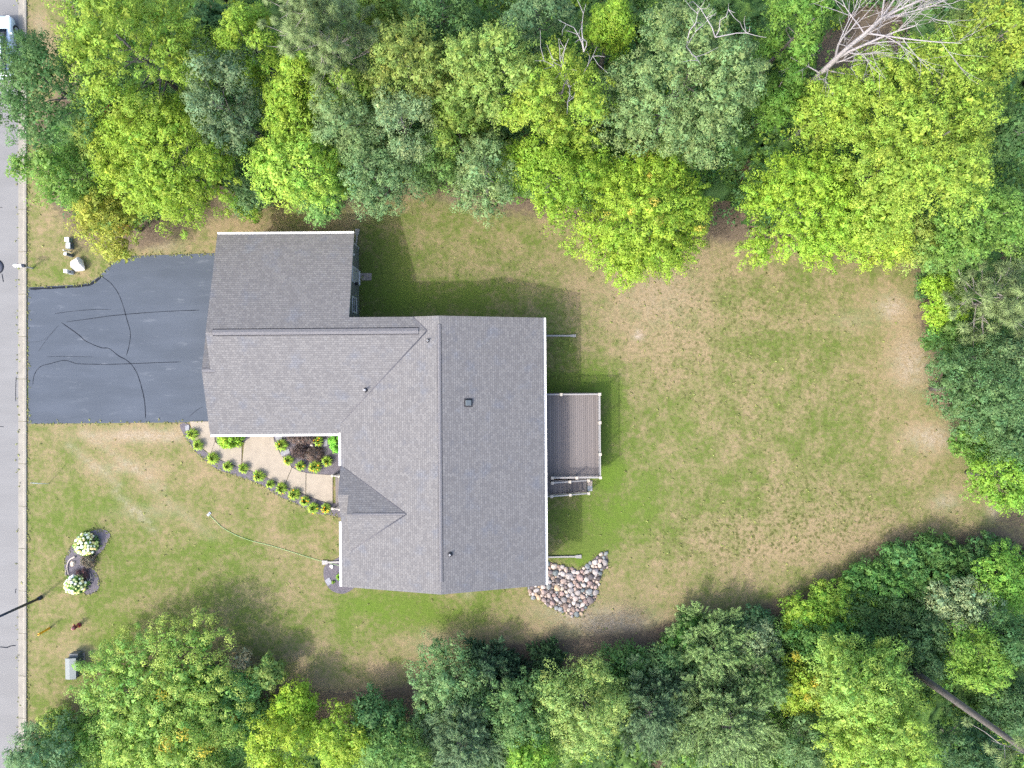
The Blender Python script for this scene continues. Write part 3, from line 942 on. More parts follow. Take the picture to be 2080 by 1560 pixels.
slope([(gfx, 1.06, zf), (gxw+0.6, 1.06, zf), (gxw+0.6, 5.36, zf-SL*4.3), (gfx, 5.36, zf-SL*4.3)], (1, 0))
# entry gable
EY, EZ, ES = -8.41, 5.05, 0.446
ex1, ex2 = -11.52, -10.83
ly = -7.23; lz = EZ-ES*(ly-EY)
slope([(ex1, -5.35, EZ-ES*3.06), (ex1, ly, lz), (ex2, ly, lz), (ex2, EY, EZ), (-6.95, EY, EZ)], (1, 0))
slope([(ex2, EY, EZ), (-6.95, EY, EZ), (ex2, -11.02, EZ-ES*2.61)], (1, 0))
slope([(ex1, ly, lz), (ex2+0.05, ly, lz), (ex2+0.05, -8.70, lz-ES*1.47), (ex1, -9.1, lz-ES*1.87)], (1, 0))

def gable_prism(prof, axis, a0, a1, name='wall', mat=None):
    """wall block: profile (t,z) extruded along the axis"""
    b = MB(); bm = b.bm
    mk = (lambda t, z, a: h(t, a, z)) if axis == 'y' else (lambda t, z, a: h(a, t, z))
    A_ = [bm.verts.new(mk(t, z, a0)) for t, z in prof]; B_ = [bm.verts.new(mk(t, z, a1)) for t, z in prof]
    n = len(prof)
    bm.faces.new(A_); bm.faces.new(B_[::-1])
    for i in range(n):
        bm.faces.new((A_[i], A_[(i+1) % n], B_[(i+1) % n], B_[i]))
    return b.build(name, mat or M['siding'], house)
wx0, wx1 = xw+0.42, xe-0.42
D = 0.17
gable_prism([(wx0, -0.1), (wx1, -0.1), (wx1, zm(wx1)-D), (xr, zr-D), (wx0, zm(wx0)-D)], 'y', ys+0.36, yn-0.36)
gable_prism([(gys+0.42, -0.1), (gyn-0.42, -0.1), (gyn-0.42, zg(gyn-0.42)-D), (gyr, gz-D), (gys+0.42, zg(gys+0.42)-D)], 'x', gxw+0.36, -10.95)
gable_prism([(gys+0.45, -0.1), (4.9, -0.1), (4.9, zf-SL*3.84-D), (1.06, zf-D), (gys+0.45, zg(gys+0.45)-D)], 'x', gfx+0.30, gxw+0.5)
gable_prism([(2.6, -0.1), (yn-0.33, -0.1), (yn-0.33, zg(yn-0.33)-D), (gyr, gz-D), (2.6, zg(2.6)-D)], 'x', -10.94, -5.2)
gable_prism([(-5.8, 3.0), (-5.8, EZ-ES*2.61-D), (EY, EZ-D), (-10.9, EZ-ES*2.5-D), (-10.9, 3.0)], 'x', ex2+0.25, -8.0)
gable_prism([(-5.6, 3.0), (-5.6, lz-ES*1.6-D), (ly, lz-D), (-8.9, lz-ES*1.7-D), (-8.9, 3.0)], 'x', ex1+0.22, -10.6)

# ridge vents and caps
def ridge_cap(p0, p1, w, hgt, slope_k, mat, name='ridge_vent', fl=0.03):
    """raised cap along a ridge, following both slopes"""
    p0, p1 = Vector(p0), Vector(p1)
    d = (p1-p0).normalized(); s = Vector((-d.y, d.x, 0))
    b = MB(); bm = b.bm
    rings = []
    for p in (p0, p1):
        ring = [p+s*(w+fl)-Vector((0, 0, slope_k*(w+fl)-0.002)), p+s*w-Vector((0, 0, slope_k*w-hgt)), p+Vector((0, 0, hgt+0.006)), p-s*w-Vector((0, 0, slope_k*w-hgt)), p-s*(w+fl)-Vector((0, 0, slope_k*(w+fl)-0.002))]
        rings.append([bm.verts.new(h(*q)) for q in ring])
    a, c_ = rings
    for i in range(4):
        f = bm.faces.new((a[i], a[i+1], c_[i+1], c_[i])); f.material_index = 1 if i in (0, 3) else 0
    bm.faces.new(a).material_index = 1; bm.faces.new(c_[::-1]).material_index = 1
    return b.build(name, [mat, M['dark']], house)
ridge_cap((gxw+0.45, gyr, gz), (HP(850, 668, 5.5).x, gyr, gz), 0.18, 0.05, SL, M['ridge'], fl=0.055)
ridge_cap((xr, yn-0.55, zr), (xr, ys+0.8, zr), 0.11, 0.035, SL, M['ridge'])
ridge_cap((ex2+0.35, EY, EZ), (-7.0, EY, EZ), 0.09, 0.02, ES, M['ridge'], 'ridge_cap', 0.02)
ridge_cap((gfx+0.02, 1.06, zf), (gxw+0.3, 1.06, zf), 0.12, 0.012, SL, M['ridge'], 'ridge_cap')

def valley(p0, p1, w=0.07, name='valley_flashing'):
    p0, p1 = Vector(p0), Vector(p1)
    MB().tube([h(*(p0+Vector((0, 0, -0.045)))), h(*(p1+Vector((0, 0, -0.045))))], w, 8).build(name, M['ridge_dark'], house)
M['ridge_dark'] = plain('valley_shingle', S(100, 100, 106), 0.9, 0.12, 8)
valley((xw+0.1, vy+0.1, zm(xw+0.1)), (x_end, gyr, gz))
valley((vx, yn-0.02, zm(vx)), (x_end, gyr, gz))
valley((xw+0.2, -5.49, zm(xw+0.2)), (-6.95, EY, EZ))
valley((ex2, -11.02, zm(ex2)), (-6.95, EY, EZ))
# gutters: open troughs
def gutter(p0, p1, out):
    p0, p1, out = Vector(p0), Vector(p1), Vector((out[0], out[1], 0))
    prof = [(0, -0.12), (0.10, -0.12), (0.135, -0.02), (0.15, 0.0), (0.12, 0.0), (0.105, -0.035), (0.02, -0.035), (0.0, -0.005)]
    b = MB(); bm = b.bm
    rg = []
    for p in (p0, p1):
        rg.append([bm.verts.new(h(*(p+out*t+Vector((0, 0, z))))) for t, z in prof])
    n = len(prof)
    for i in range(n):
        bm.faces.new((rg[0][i], rg[0][(i+1) % n], rg[1][(i+1) % n], rg[1][i]))
    bm.faces.new(rg[0]); bm.faces.new(rg[1][::-1])
    return b.build('gutter', M['white'], house)
ge = zg(gyn)
gutter((gxw, gyn+0.004, ge), (gxe, gyn+0.004, ge), (0, 1))
gutter((gfx, gys-0.004, ge), (xw-0.16, gys-0.004, ge), (0, -1))
me_ = zm(xw)
gutter((xw-0.004, gys+0.06, me_), (xw-0.004, -5.4, me_), (-1, 0))
gutter((xw-0.004, -9.12, me_), (xw-0.004, ys, me_), (-1, 0))
gutter((xe+0.004, yn, me_), (xe+0.004, ys, me_), (1, 0))

# downspouts with their ground extensions
def downspout(x, y, z, wall, ext0, ext1, end_w, label=None):
    """x,y at the gutter; wall = (x,y) on the wall; extension along the ground"""
    b = MB()
    pts = [(x, y, z-0.1), (x*0.5+wall[0]*0.5, y*0.5+wall[1]*0.5, z-0.35), (wall[0], wall[1], z-0.6), (wall[0], wall[1], 0.2), (ext0[0], ext0[1], 0.10)]
    b.tube([h(*p) for p in pts], 0.045, 6)
    ds = b.build('downspout', M['white'], house)
    d = Vector((ext1[0]-ext0[0], ext1[1]-ext0[1], 0)); L_ = d.length; d.normalize(); s = Vector((-d.y, d.x, 0))
    bm2 = MB(); bm = bm2.bm
    e0, e1 = Vector((ext0[0], ext0[1], 0)), Vector((ext1[0], ext1[1], 0))
    rings = []
    for f, w, zt in ((0, 0.055, 0.15), (max(0.0, 1-0.42/L_), 0.055, 0.12), (max(0.02, 1-0.40/L_), end_w*0.8, 0.125), (1, end_w, 0.11)):
        p = e0.lerp(e1, f)
        rings.append([bm.verts.new(h(*(p+s*a*w+Vector((0, 0, zz))))) for a, zz in ((-1, 0.02), (-1, zt), (1, zt), (1, 0.02))])
    for a, c_ in zip(rings, rings[1:]):
        for i in range(4):
            bm.faces.new((a[i], a[(i+1) % 4], c_[(i+1) % 4], c_[i]))
    bm.faces.new(rings[0])
    bm.faces.new(rings[-1])
    o = bm2.build('extension', M['rail'], ds)
def hx(px, py, z=0.1):
    w = HP(px, py, z); return (w.x, w.y)
downspout(xw-0.08, hx(690, 1141)[1], me_, (wx0-0.05, hx(690, 1141)[1]), hx(697, 1141), hx(654, 1143), 0.16)
downspout(xe+0.08, hx(1110, 682)[1], me_, (wx1+0.05, hx(1110, 682)[1]), hx(1090, 682), hx(1170, 682), 0.10)
downspout(xe+0.08, hx(1110, 1132)[1], me_, (wx1+0.05, hx(1110, 1132)[1]), hx(1090, 1132), hx(1181, 1130.5), 0.13)
downspout(gxe-0.3, gyn+0.08, ge, (-10.88, gyn-0.36), hx(722, 512), hx(726, 465), 0.16)

# roof vents
def on_roof(px, py, zfun):
    z = 5.0
    for _ in range(12):
        w = HP(px, py, z); z = zfun(w)
    return HP(px, py, z)
def vent_pipe(px, py, zfun, hh=0.38, r=0.06, collar=0.15):
    w = on_roof(px, py, zfun)
    o = MB().lathe([(r, -0.08), (r, hh), (r*0.72, hh), (r*0.70, hh-0.12)], 14).build('vent_pipe', M['white'], house, h(w.x, w.y, w.z))
    MB().lathe([(collar, -0.02), (collar*0.95, 0.035), (r*1.1, 0.12)], 14).build('flashing', M['dark'], o)
vent_pipe(742, 792, lambda w: zg(w.y), 0.45, 0.075, 0.17)
vent_pipe(869, 692, lambda w: zm(w.x), 0.30, 0.055, 0.13)
vent_pipe(914, 1126, lambda w: zm(w.x), 0.30, 0.055, 0.17)
w = on_roof(951, 818, lambda w: zm(w.x))
rv = MB().box(-0.27, 0.27, -0.27, 0.27, -0.05, 0.03)
rv = rv.build('roof_vent', M['dark'], house, h(w.x, w.y, w.z)); rv.rotation_euler = (0, math.atan(SL), 0)
MB().box(-0.20, 0.18, -0.18, 0.18, 0.031, 0.17).bevel(0.03, 2).build('hood', M['galvdark'], rv)

# doors, windows
def opening(name, wall, u, z0, wd, ht, side, kind='window', panels=0):
    """wall = coordinate of the wall plane; side = 'E','W','N','S'; u = centre along the wall"""
    def pt(du, z, o):
        if side == 'E': return h(wall+o, u+du, z)
        if side == 'W': return h(wall-o, u-du, z)
        if side == 'N': return h(u-du, wall+o, z)
        return h(u+du, wall-o, z)
    def bxx(b, u0, u1, z0_, z1_, o0, o1):
        p = [pt(a, z, o) for o in (o0, o1) for a, z in ((u0, z0_), (u1, z0_), (u1, z1_), (u0, z1_))]
        v = [b.bm.verts.new(q) for q in p]
        for f in ((0, 1, 2, 3), (4, 5, 6, 7), (0, 1, 5, 4), (1, 2, 6, 5), (2, 3, 7, 6), (3, 0, 4, 7)):
            b.bm.faces.new([v[i] for i in f])
        return b
    hw = wd/2
    fr = MB()
    t = 0.09
    bxx(fr, -hw-t, -hw, z0-t, z0+ht+t, 0.002, 0.05); bxx(fr, hw, hw+t, z0-t, z0+ht+t, 0.002, 0.05)
    bxx(fr, -hw+0.001, hw-0.001, z0+ht, z0+ht+t, 0.002, 0.048); bxx(fr, -hw+0.001, hw-0.001, z0-t, z0, 0.002, 0.06)
    if kind == 'window':
        bxx(fr, -hw+0.001, hw-0.001, z0+ht*0.48, z0+ht*0.52, 0.002, 0.04)
    o = fr.build(name, M['white'], house)
    if kind == 'garage':
        for r_ in range(4):
            for c_ in range(panels):
                a0 = -hw+wd*c_/panels+0.02; a1 = -hw+wd*(c_+1)/panels-0.02
                bxx(MB(), a0, a1, z0+ht*r_/4+0.02, z0+ht*(r_+1)/4-0.02, 0.004, 0.03).build('panel', M['trim'], o)
    elif kind == 'door':
        bxx(MB(), -hw+0.005, hw-0.005, z0+0.01, z0+ht-0.005, 0.003, 0.03).build('panel', M['trim'], o)
        p = pt(hw*0.75, z0+ht*0.47, 0.06)
        MB().lathe([(0.02, -0.03), (0.035, 0), (0.02, 0.03)], 8, p).build('handle', M['dark'], o)
    else:
        bxx(MB(), -hw+0.002, hw-0.002, z0+0.002, z0+ht*0.48-0.002, 0.004, 0.02).build('pane', M['glass'], o)
        bxx(MB(), -hw+0.002, hw-0.002, z0+ht*0.52+0.002, z0+ht-0.002, 0.004, 0.02).build('pane', M['glass'], o)
    return o
ewall = -10.95
sd_y = HP(735, 561, 1.0).y
opening('side_door', ewall, sd_y, 0.12, 0.92, 2.05, 'E', 'door')
opening('window', ewall, HP(723, 620, 1.6).y, 1.1, 0.95, 1.1, 'E')
MB().box(0.002, 0.10, -0.50, 0.50, 0.0, 0.09).build('threshold', M['white'], house, h(ewall, sd_y, 0.0))
lz_ = HP(722, 517, 2.2)
MB().lathe([(0.05, -0.1), (0.09, 0), (0.04, 0.1)], 10).build('wall_lamp', M['white'], house, h(ewall+0.1, lz_.y, 2.2))
MB().lathe([(0.10, -0.16), (0.12, 0.0), (0.05, 0.16)], 12).build('utility_meter', M['dark'], house, h(ewall+0.13, HP(724, 576, 1.4).y, 1.4))
MB().box(0.003, 0.22, 6.15, 6.25, 0.0, 2.3).build('corner_trim', M['trim'], house, h(ewall, -2.0+2.0, 0.0)) if False else None
opening('garage_door', gfx+0.30, 1.0, 0.06, 4.9, 2.3, 'W', 'garage', 8)
opening('garage_door', gxw+0.36, 7.2, 0.06, 2.8, 2.3, 'W', 'garage', 4)
opening('window', gys+0.42, -16.5, 1.2, 1.5, 1.1, 'S')
opening('front_door', wx0, -7.2, 0.55, 0.95, 2.05, 'W', 'door')
opening('window', wx0, -11.2, 1.3, 1.7, 1.3, 'W')
for yy in (-11.5, -8.9, 1.6):
    opening('window', wx1, yy, 1.9, 1.2, 1.2, 'E')
opening('patio_door', wx1, -3.2, 1.42, 1.8, 2.05, 'E', 'door')
for xx in (-8.5, -1.2):
    opening('window', ys+0.36, xx, 1.7, 1.2, 1.2, 'S')
opening('window', yn-0.33, -8.0, 1.7, 1.2, 1.2, 'N')
opening('window', yn-0.36, -1.2, 1.7, 1.2, 1.2, 'N')
p = P(743, 562)
tag(MB().box(-0.44, 0.42, -0.27, 0.26, -0.05, 0.045).bevel(0.01, 1).build('stepping_slab', M['paver'], None, p), 'small brown concrete slab on the grass outside the side door', 'slab')

# ---------------------------------------------------------------- back deck with stairs
DZ = 1.36
deck = empty('deck', Rot @ Vector((4.0, -3.6, 0)), A, 'brown composite back deck with white railing and stairs to the lawn', 'deck')
def dk(x, y, z=0.0): return (x-4.0, y+3.6, z)
dx0, dx1, dy0, dy1 = wx1+0.03, 6.12, -6.58, -0.66
n = 31
bw = (dx1-dx0)/n
bm_main = MB().box(-bw/2+0.006, bw/2-0.006, dy0, dy1, -0.028, 0).mesh('board'); bm_main.materials.append(M['board'])
bm_long = MB().box(-bw/2+0.006, bw/2-0.006, -7.82, dy1, -0.028, 0).mesh('board'); bm_long.materials.append(M['board'])
for i in range(n):
    xc = dx0+bw*(i+0.5)
    o = link('board', bm_long if xc < 2.72 else bm_main, None, deck, dk(xc, 0, DZ+0.001*(i % 3)))
MB().box(*[dk(dx0+0.03, 0)[0], dk(dx1-0.02, 0)[0]], dk(0, dy0+0.02)[1], dk(0, dy1-0.02)[1], DZ-0.29, DZ-0.034).build('rim_joist', M['frame'], deck)
MB().box(dk(dx0+0.03, 0)[0], dk(2.70, 0)[0], dk(0, -7.80)[1], dk(0, dy0-0.02)[1], DZ-0.28, DZ-0.034).build('rim_joist', M['frame'], deck)
for x_, y_ in ((5.9, -0.9), (5.9, -3.6), (5.9, -6.3), (3.0, -6.3), (2.5, -7.6), (3.2, -0.9)):
    MB().box(-0.07, 0.07, -0.07, 0.07, 0, DZ-0.29).build('support_post', M['frame'], deck, dk(x_, y_))
post_me = MB().box(-0.06, 0.06, -0.06, 0.06, 0.0, 1.0).mesh('rail_post'); post_me.materials.append(M['rail'])
cap_me = MB().box(-0.10, 0.10, -0.10, 0.10, 1.0, 1.05).bevel(0.018, 1).mesh('post_cap'); cap_me.materials.append(M['cap'])
bal_me = MB().box(-0.014, 0.014, -0.014, 0.014, 0.0, 0.80).mesh('baluster'); bal_me.materials.append(M['baluster'])
def post(x, y, z):
    o = link('rail_post', post_me, None, deck, dk(x, y, z)); link('post_cap', cap_me, None, o)
def railing(p0, p1, posts, spacing=0.115):
    p0, p1 = Vector(p0), Vector(p1)
    d = p1-p0
    for t in posts:
        q = p0+d*t; post(q.x, q.y, q.z)
    L_ = d.length
    ang = math.atan2(d.y, d.x)
    pitch = math.atan2(d.z, math.hypot(d.x, d.y))
    for nm, zz, w_, hh in (('top_rail', 0.90, 0.045, 0.05), ('bottom_rail', 0.08, 0.022, 0.04)):
        o = MB().box(0.05, L_-0.05, -w_, w_, 0, hh).build(nm, M['rail'], deck, dk(p0.x, p0.y, p0.z+zz))
        o.rotation_euler = (0, -pitch, ang)
    k = int(L_/spacing)
    for i in range(1, k):
        q = p0+d*(i/k)
        link('baluster', bal_me, None, deck, dk(q.x, q.y, q.z+0.11))
rx = dx1-0.09; ry0 = dy0+0.09; ry1 = dy1-0.09
railing((dx0+0.06, ry1, DZ), (rx, ry1, DZ), [0.37])
railing((rx, ry1, DZ), (rx, ry0, DZ), [0, 0.34, 0.72, 1.0])
railing((rx, ry0, DZ), (2.72, ry0, DZ), [0.49, 1.0])
railing((dx0+0.06, -7.76, DZ), (2.66, -7.76, DZ), [1.0])
# stairs to the east
sy0, sy1 = -7.72, -6.80
sx0, sx1 = 2.72, 5.30
ns = 8
for i in range(ns-1):
    zt = DZ*(1-(i+1)/ns)
    xa = sx0+(sx1-sx0)*i/(ns-1)
    dxs = (sx1-sx0)/(ns-1)
    for k in range(2):
        MB().box(0.004, dxs/2-0.006, sy0, sy1, -0.03, 0).build('tread_board', M['board'], deck, dk(xa+k*dxs/2, 0, zt))
for yy in (sy0-0.05, sy1+0.01):
    b = MB(); bm = b.bm
    pr = [(sx0, DZ-0.04), (sx1+0.1, 0.0), (sx1-0.35, 0.0), (sx0, DZ-0.36)]
    A_ = [bm.verts.new(dk(x_, yy, z_)) for x_, z_ in pr]; B_ = [bm.verts.new(dk(x_, yy+0.04, z_)) for x_, z_ in pr]
    bm.faces.new(A_); bm.faces.new(B_[::-1])
    for i in range(4): bm.faces.new((A_[i], A_[(i+1) % 4], B_[(i+1) % 4], B_[i]))
    b.build('stringer', M['frame'], deck)
railing((2.72, -6.84, DZ), (5.34, -6.84, 0.12), [0, 0.48, 1.0])
railing((2.66, -7.76, DZ), (5.34, -7.76, 0.12), [0.5, 1.0])
for i, (px, py, cl) in enumerate(((1198, 981, (0.36, 0.30, 0.25, 1)), (1198, 992, (0.30, 0.31, 0.31, 1)))):
    q = P(px, py)
    o = MB().box(-0.18, 0.18, -0.19, 0.19, -0.03, 0.05).bevel(0.012, 1).build('paving_slab', M['stone'], None, q)
    o.color = cl
    tag(o, ('tan' if i == 0 else 'grey')+' square paving slab at the foot of the deck stairs', 'slab')

# front porch steps
ps = empty('porch_steps', Rot @ Vector((-12.2, -7.55, 0)), A, 'brown porch step boards with white side rails at the front door', 'steps')
for i in range(4):
    MB().box(0.004, 0.135, -1.13, 1.13, -0.03, 0.0).build('tread_board', M['board'], ps, (-0.46+0.14*i, 0, 0.42))
MB().box(-0.43, 0.9, -1.10, 1.10, 0.0, 0.385).build('riser_box', M['frame'], ps)
MB().box(0.12, 1.1, -1.12, 1.12, 0.386, 0.46).build('landing', M['board'], ps)
for s in (-1, 1):
    for xx, zz in ((-0.55, 0.0), (0.05, 0.42)):
        o = MB().box(-0.055, 0.055, -0.055, 0.055, 0, 0.98).build('rail_post', M['rail'], ps, (xx, s*1.16, zz))
        MB().box(-0.085, 0.085, -0.085, 0.085, 0.98, 1.03).bevel(0.015, 1).build('post_cap', M['cap'], o)
    d = Vector((0.6, 0, 0.42))
    for zz in (0.88, 0.12):
        o = MB().box(0.05, d.length-0.05, -0.04, 0.04, 0, 0.05).build('side_rail', M['rail'], ps, (-0.55, s*1.16, zz)); o.rotation_euler = (0, -math.atan2(0.42, 0.6), 0)
    for k in range(1, 5):
        MB().box(-0.012, 0.012, -0.012, 0.012, 0, 0.75).build('baluster', M['baluster'], ps, (-0.55+0.12*k, s*1.16, 0.14+0.084*k))

# ---------------------------------------------------------------- stones
def stone_mesh(name, seed, sx=1.0, sy=1.0, sz=0.6, sub=2, rough=0.22, chop=0.72, smooth=False):
    rng = random.Random(seed)
    bm = bmesh.new()
    bmesh.ops.create_icosphere(bm, subdivisions=sub, radius=1.0)
    # chop with random planes for broad flat facets
    pl = []
    for _ in range(13):
        v = Vector((rng.gauss(0, 1), rng.gauss(0, 1), rng.gauss(0, 0.8))).normalized()
        pl.append((v, chop+0.24*rng.random()))
    ph = [rng.random()*6 for _ in range(6)]
    for v in bm.verts:
        p = v.co.copy()
        for nrm, d in pl:
            k = p.dot(nrm)
            if k > d: p -= nrm*(k-d)*0.85
        p *= 1+rough*0.3*(math.sin(3*p.x+ph[0])+math.sin(3.5*p.y+ph[1])+math.sin(4*p.z+ph[2]))*0.5
        v.co = Vector((p.x*sx, p.y*sy, p.z*sz))
    for f in bm.faces: f.smooth = smooth
    me = bpy.data.meshes.new(name); bm.to_mesh(me); bm.free()
    me.materials.append(M['stone'])
    return me
rip = [(90, 830), (400, 790), (430, 780), (380, 600), (380, 360), (560, 380), (680, 430), (960, 490), (1060, 530), (1160, 450), (1330, 330), (1480, 190), (1580, 190), (1610, 330), (1610, 480), (1500, 560), (1490, 690), (1430, 850),
       (1400, 1000), (1350, 1130), (1260, 1190), (1130, 1300), (1120, 1370), (960, 1420), (900, 1390), (840, 1340), (660, 1300), (500, 1210), (330, 1080), (170, 1060), (110, 930)]
ripw = [tuple(P(1060+x/9.18, 1100+y/9.18)[:2]) for x, y in rip]
apron = empty('stone_apron', P(1150, 1190), 0, 'fan of rounded field stones spread at the rear corner of the house', 'stones')
sm = [stone_mesh('stone', 40+i, 1.0, 0.72+0.06*(i % 5), 0.55, 2) for i in range(10)]
rs = random.Random(11)
pal = [(206, 190, 182), (188, 168, 160), (170, 164, 162), (150, 156, 158), (214, 200, 184), (196, 176, 164), (132, 122, 122), (176, 152, 146), (120, 130, 132), (222, 214, 206), (188, 182, 180), (160, 140, 128), (204, 180, 150), (96, 90, 92)]
minx, maxx = min(p[0] for p in ripw), max(p[0] for p in ripw); miny, maxy = min(p[1] for p in ripw), max(p[1] for p in ripw)
placed = []
for rad, tries in ((0.25, 30), (0.205, 300), (0.17, 1500), (0.14, 3500), (0.11, 4000), (0.08, 3000)):
    xs_ = np.array([[rs.uniform(minx, maxx), rs.uniform(miny, maxy)] for _ in range(tries)])
    ins = poly_sdf(xs_[:, 0], xs_[:, 1], ripw)
    for (x, y), s_ in zip(xs_, ins):
        if s_ < rad*0.45 or len(placed) >= 299: continue
        r_ = rad*rs.uniform(0.88, 1.1)
        if all((x-a)**2+(y-b)**2 > (0.86*(r_+c_))**2 for a, b, c_ in placed):
            placed.append((x, y, r_))
for i, (x, y, r_) in enumerate(placed):
    o = link('stone', sm[i % 10], None, apron, (x-apron.location.x, y-apron.location.y, r_*0.30+rs.uniform(0, 0.04)))
    o.scale = (r_*1.12, r_*1.12*rs.uniform(0.9, 1.2), r_*rs.uniform(0.9, 1.25)); o.rotation_euler = (rs.uniform(-.25, .25), rs.uniform(-.25, .25), rs.uniform(0, 6.28))
    cpal = rs.choice(pal); f_ = rs.uniform(0.85, 1.12)
    o.color = tuple(min(1, v*f_) for v in S(*cpal, 0.60)[:3])+(1,)
soil_bed = MB().prism(ripw, -0.1, 0.012).build('gravel_base', plain('stone_bed_soil', S(112, 104, 98), 0.95, 0.25, 9, 0.6), apron)
soil_bed.location = (-apron.location.x, -apron.location.y, 0)

def rock(name, px, py, r_, label, colr, seed, sz=0.6, cat='rock', sx=1, sy=1, rz=0, group=None):
    c = P(px, py)
    o = link(name, stone_mesh(name, seed, sx, sy, sz, 3, 0.3, 0.58), None, None, (c.x, c.y, r_*sz*0.55)); o.scale = (r_, r_, r_); o.rotation_euler = (0, 0, rz)
    o.color = S(*colr, 0.78)
    return tag(o, label, cat, group)
rock('boulder', 163, 539, 0.56, 'large whitish boulder on the grass beside the driveway', (240, 234, 228), 3, 0.8, 'boulder', 0.92, 1.1, 0.3)
rock('rock', 149, 1144, 0.26, 'pale flat rock in the kidney shaped bed', (206, 190, 170), 7, 0.5, sx=0.8, sy=1.1, rz=-0.4)
rock('rock', 674, 1150, 0.14, 'small white rock beside the downspout at the house corner', (246, 240, 236), 8, 0.8, sy=1.25, rz=0.5)
rock('rock', 634, 904, 0.15, 'pale rock between dark red shrubs in the corner bed', (220, 210, 200), 17, 0.7)
rock('rock', 643, 886, 0.13, 'small pale rock beside the daylily near the eave', (200, 196, 190), 18, 0.7)
def flag(px, py, w_, d_, rz, label):
    c = P(px, py)
    rr = random.Random(int(px))
    pts = [(-w_/2*rr.uniform(.85, 1), -d_/2), (w_/2*rr.uniform(.8, 1), -d_/2*rr.uniform(.8, 1)), (w_/2, d_/2*rr.uniform(.7, 1)), (0.1*w_, d_/2), (-w_/2, d_/2*rr.uniform(.6, 1))]
    o = MB().prism(pts, -0.03, 0.06).bevel(0.01, 1).build('flagstone', M['slab'], None, (c.x, c.y, 0.012)); o.rotation_euler = (0, 0, rz)
    tag(o, label, 'flagstone')
flag(567, 889, .52, .34, .2, 'grey flagstone in the corner bed closest to the eave')
flag(580, 919, .70, .34, .35, 'long grey flagstone between the daylilies by the curved walkway edge')
flag(662, 899, .30, .55, .1, 'grey flagstone beside the bright green shrub in the corner bed')
flag(668, 1181, .42, .50, .5, 'grey flagstone in the bed at the house corner')
flag(381, 869, .30, .42, 0, 'grey flagstone at the driveway end of the walkway bed')

# ---------------------------------------------------------------- garden plants
YG = S(150, 180, 72)
def daylily(px, py, r_, label, flowers, seed):
    rng = np.random.default_rng(seed)
    c = P(px, py, 0.25)
    root = empty('daylily', (c.x, c.y, 0.03), 0, label, 'plant', 'daylilies around the walkway')
    n = 190
    r_ = r_*float(rng.uniform(0.85, 1.2))
    az = rng.random(n)*6.28; reach = r_*(0.06+0.94*rng.random(n)**0.8); hh = 0.26+0.26*rng.random(n)
    verts, faces, cols = [], [], []
    for i in range(n):
        d = np.array([math.cos(az[i]), math.sin(az[i]), 0]); s = np.array([-d[1], d[0], 0])
        w_ = 0.042
        base = d*0.05
        mid = d*reach[i]*0.55+np.array([0, 0, hh[i]]); tip = d*reach[i]*1.1+np.array([0, 0, hh[i]*0.62])
        k = len(verts)
        verts += [base-s*w_*.6, base+s*w_*.6, mid+s*w_, tip, mid-s*w_]
        faces += [(k, k+1, k+2, k+4), (k+4, k+2, k+3)]
        f = 0.75+0.5*rng.random(); y_ = 0.9+0.35*rng.random()
        cols += [(YG[0]*f*y_*0.95, YG[1]*f, YG[2]*f, 1)]*5
    cols = [(min(.75, c_[0]*LEAF_K), min(.75, c_[1]*LEAF_K), c_[2]*LEAF_K, 1) for c_ in cols]
    me = bpy.data.meshes.new('leaves'); me.from_pydata([tuple(v) for v in verts], [], faces)
    a = me.attributes.new('leafcol', 'FLOAT_COLOR', 'POINT'); a.data.foreach_set('color', np.array(cols, np.float32).reshape(-1))
    nn = me.attributes.new('clump_normal', 'FLOAT_VECTOR', 'POINT'); vv = np.array(verts); vv[:, 2] = 0.5; nn.data.foreach_set('vector', unit(vv).reshape(-1).astype(np.float32))
    link('leaves', me, M['leaf'], root)
    for k in range(flowers):
        a_ = rng.random()*6.28; q = r_*0.75*math.sqrt(rng.random())
        b = MB()
        for j in range(6):
            t = j*math.pi/3
            v0 = b.bm.verts.new((0, 0, 0)); v1 = b.bm.verts.new((0.035*math.cos(t-.4), 0.035*math.sin(t-.4), 0.03)); v2 = b.bm.verts.new((0.065*math.cos(t), 0.065*math.sin(t), 0.04)); v3 = b.bm.verts.new((0.035*math.cos(t+.4), 0.035*math.sin(t+.4), 0.03))
            b.bm.faces.new((v0, v1, v2, v3))
        b.build('flower', M['yellow'], root, (q*math.cos(a_), q*math.sin(a_), 0.56))
row = [(390, 882), (405, 903), (431, 932), (465, 945), (495, 952), (526, 967), (548, 982), (574, 993), (598, 1004), (618, 1017), (638, 1030), (661, 1032)]
ordn = ['first', 'second', 'third', 'fourth', 'fifth', 'sixth', 'seventh', 'eighth', 'ninth', 'tenth', 'eleventh', 'last']
for i, (x, y) in enumerate(row):
    daylily(x+[1, -2, 2, -1, 0, 1, 2, -2, 0, 2, -1, 1][i], y+[0, 1, -1, 2, -1, 0, 1, -1, 0, 1, 2, 0][i], 0.47 if i not in (4, 6) else 0.41, 'green daylily clump, %s from the driveway in the row edging the lawn' % ordn[i], [0, 0, 0, 0, 0, 1, 0, 1, 2, 4, 2, 9][i], 300+i)
inner = [(572, 904, 1, 'green daylily beside the flagstone nearest the curved walkway edge'), (586, 935, 1, 'green daylily below the long flagstone in the corner bed'), (611, 946, 2, 'green daylily at the lowest bulge of the corner bed'),
         (640, 948, 6, 'daylily with orange yellow blooms below the dark red shrubs'), (665, 937, 1, 'large green daylily nearest the porch steps'), (647, 896, 4, 'daylily with yellow blooms between dark shrub and bright shrub')]
for i, (x, y, fl, lb) in enumerate(inner):
    daylily(x, y, 0.45, lb, fl, 330+i)

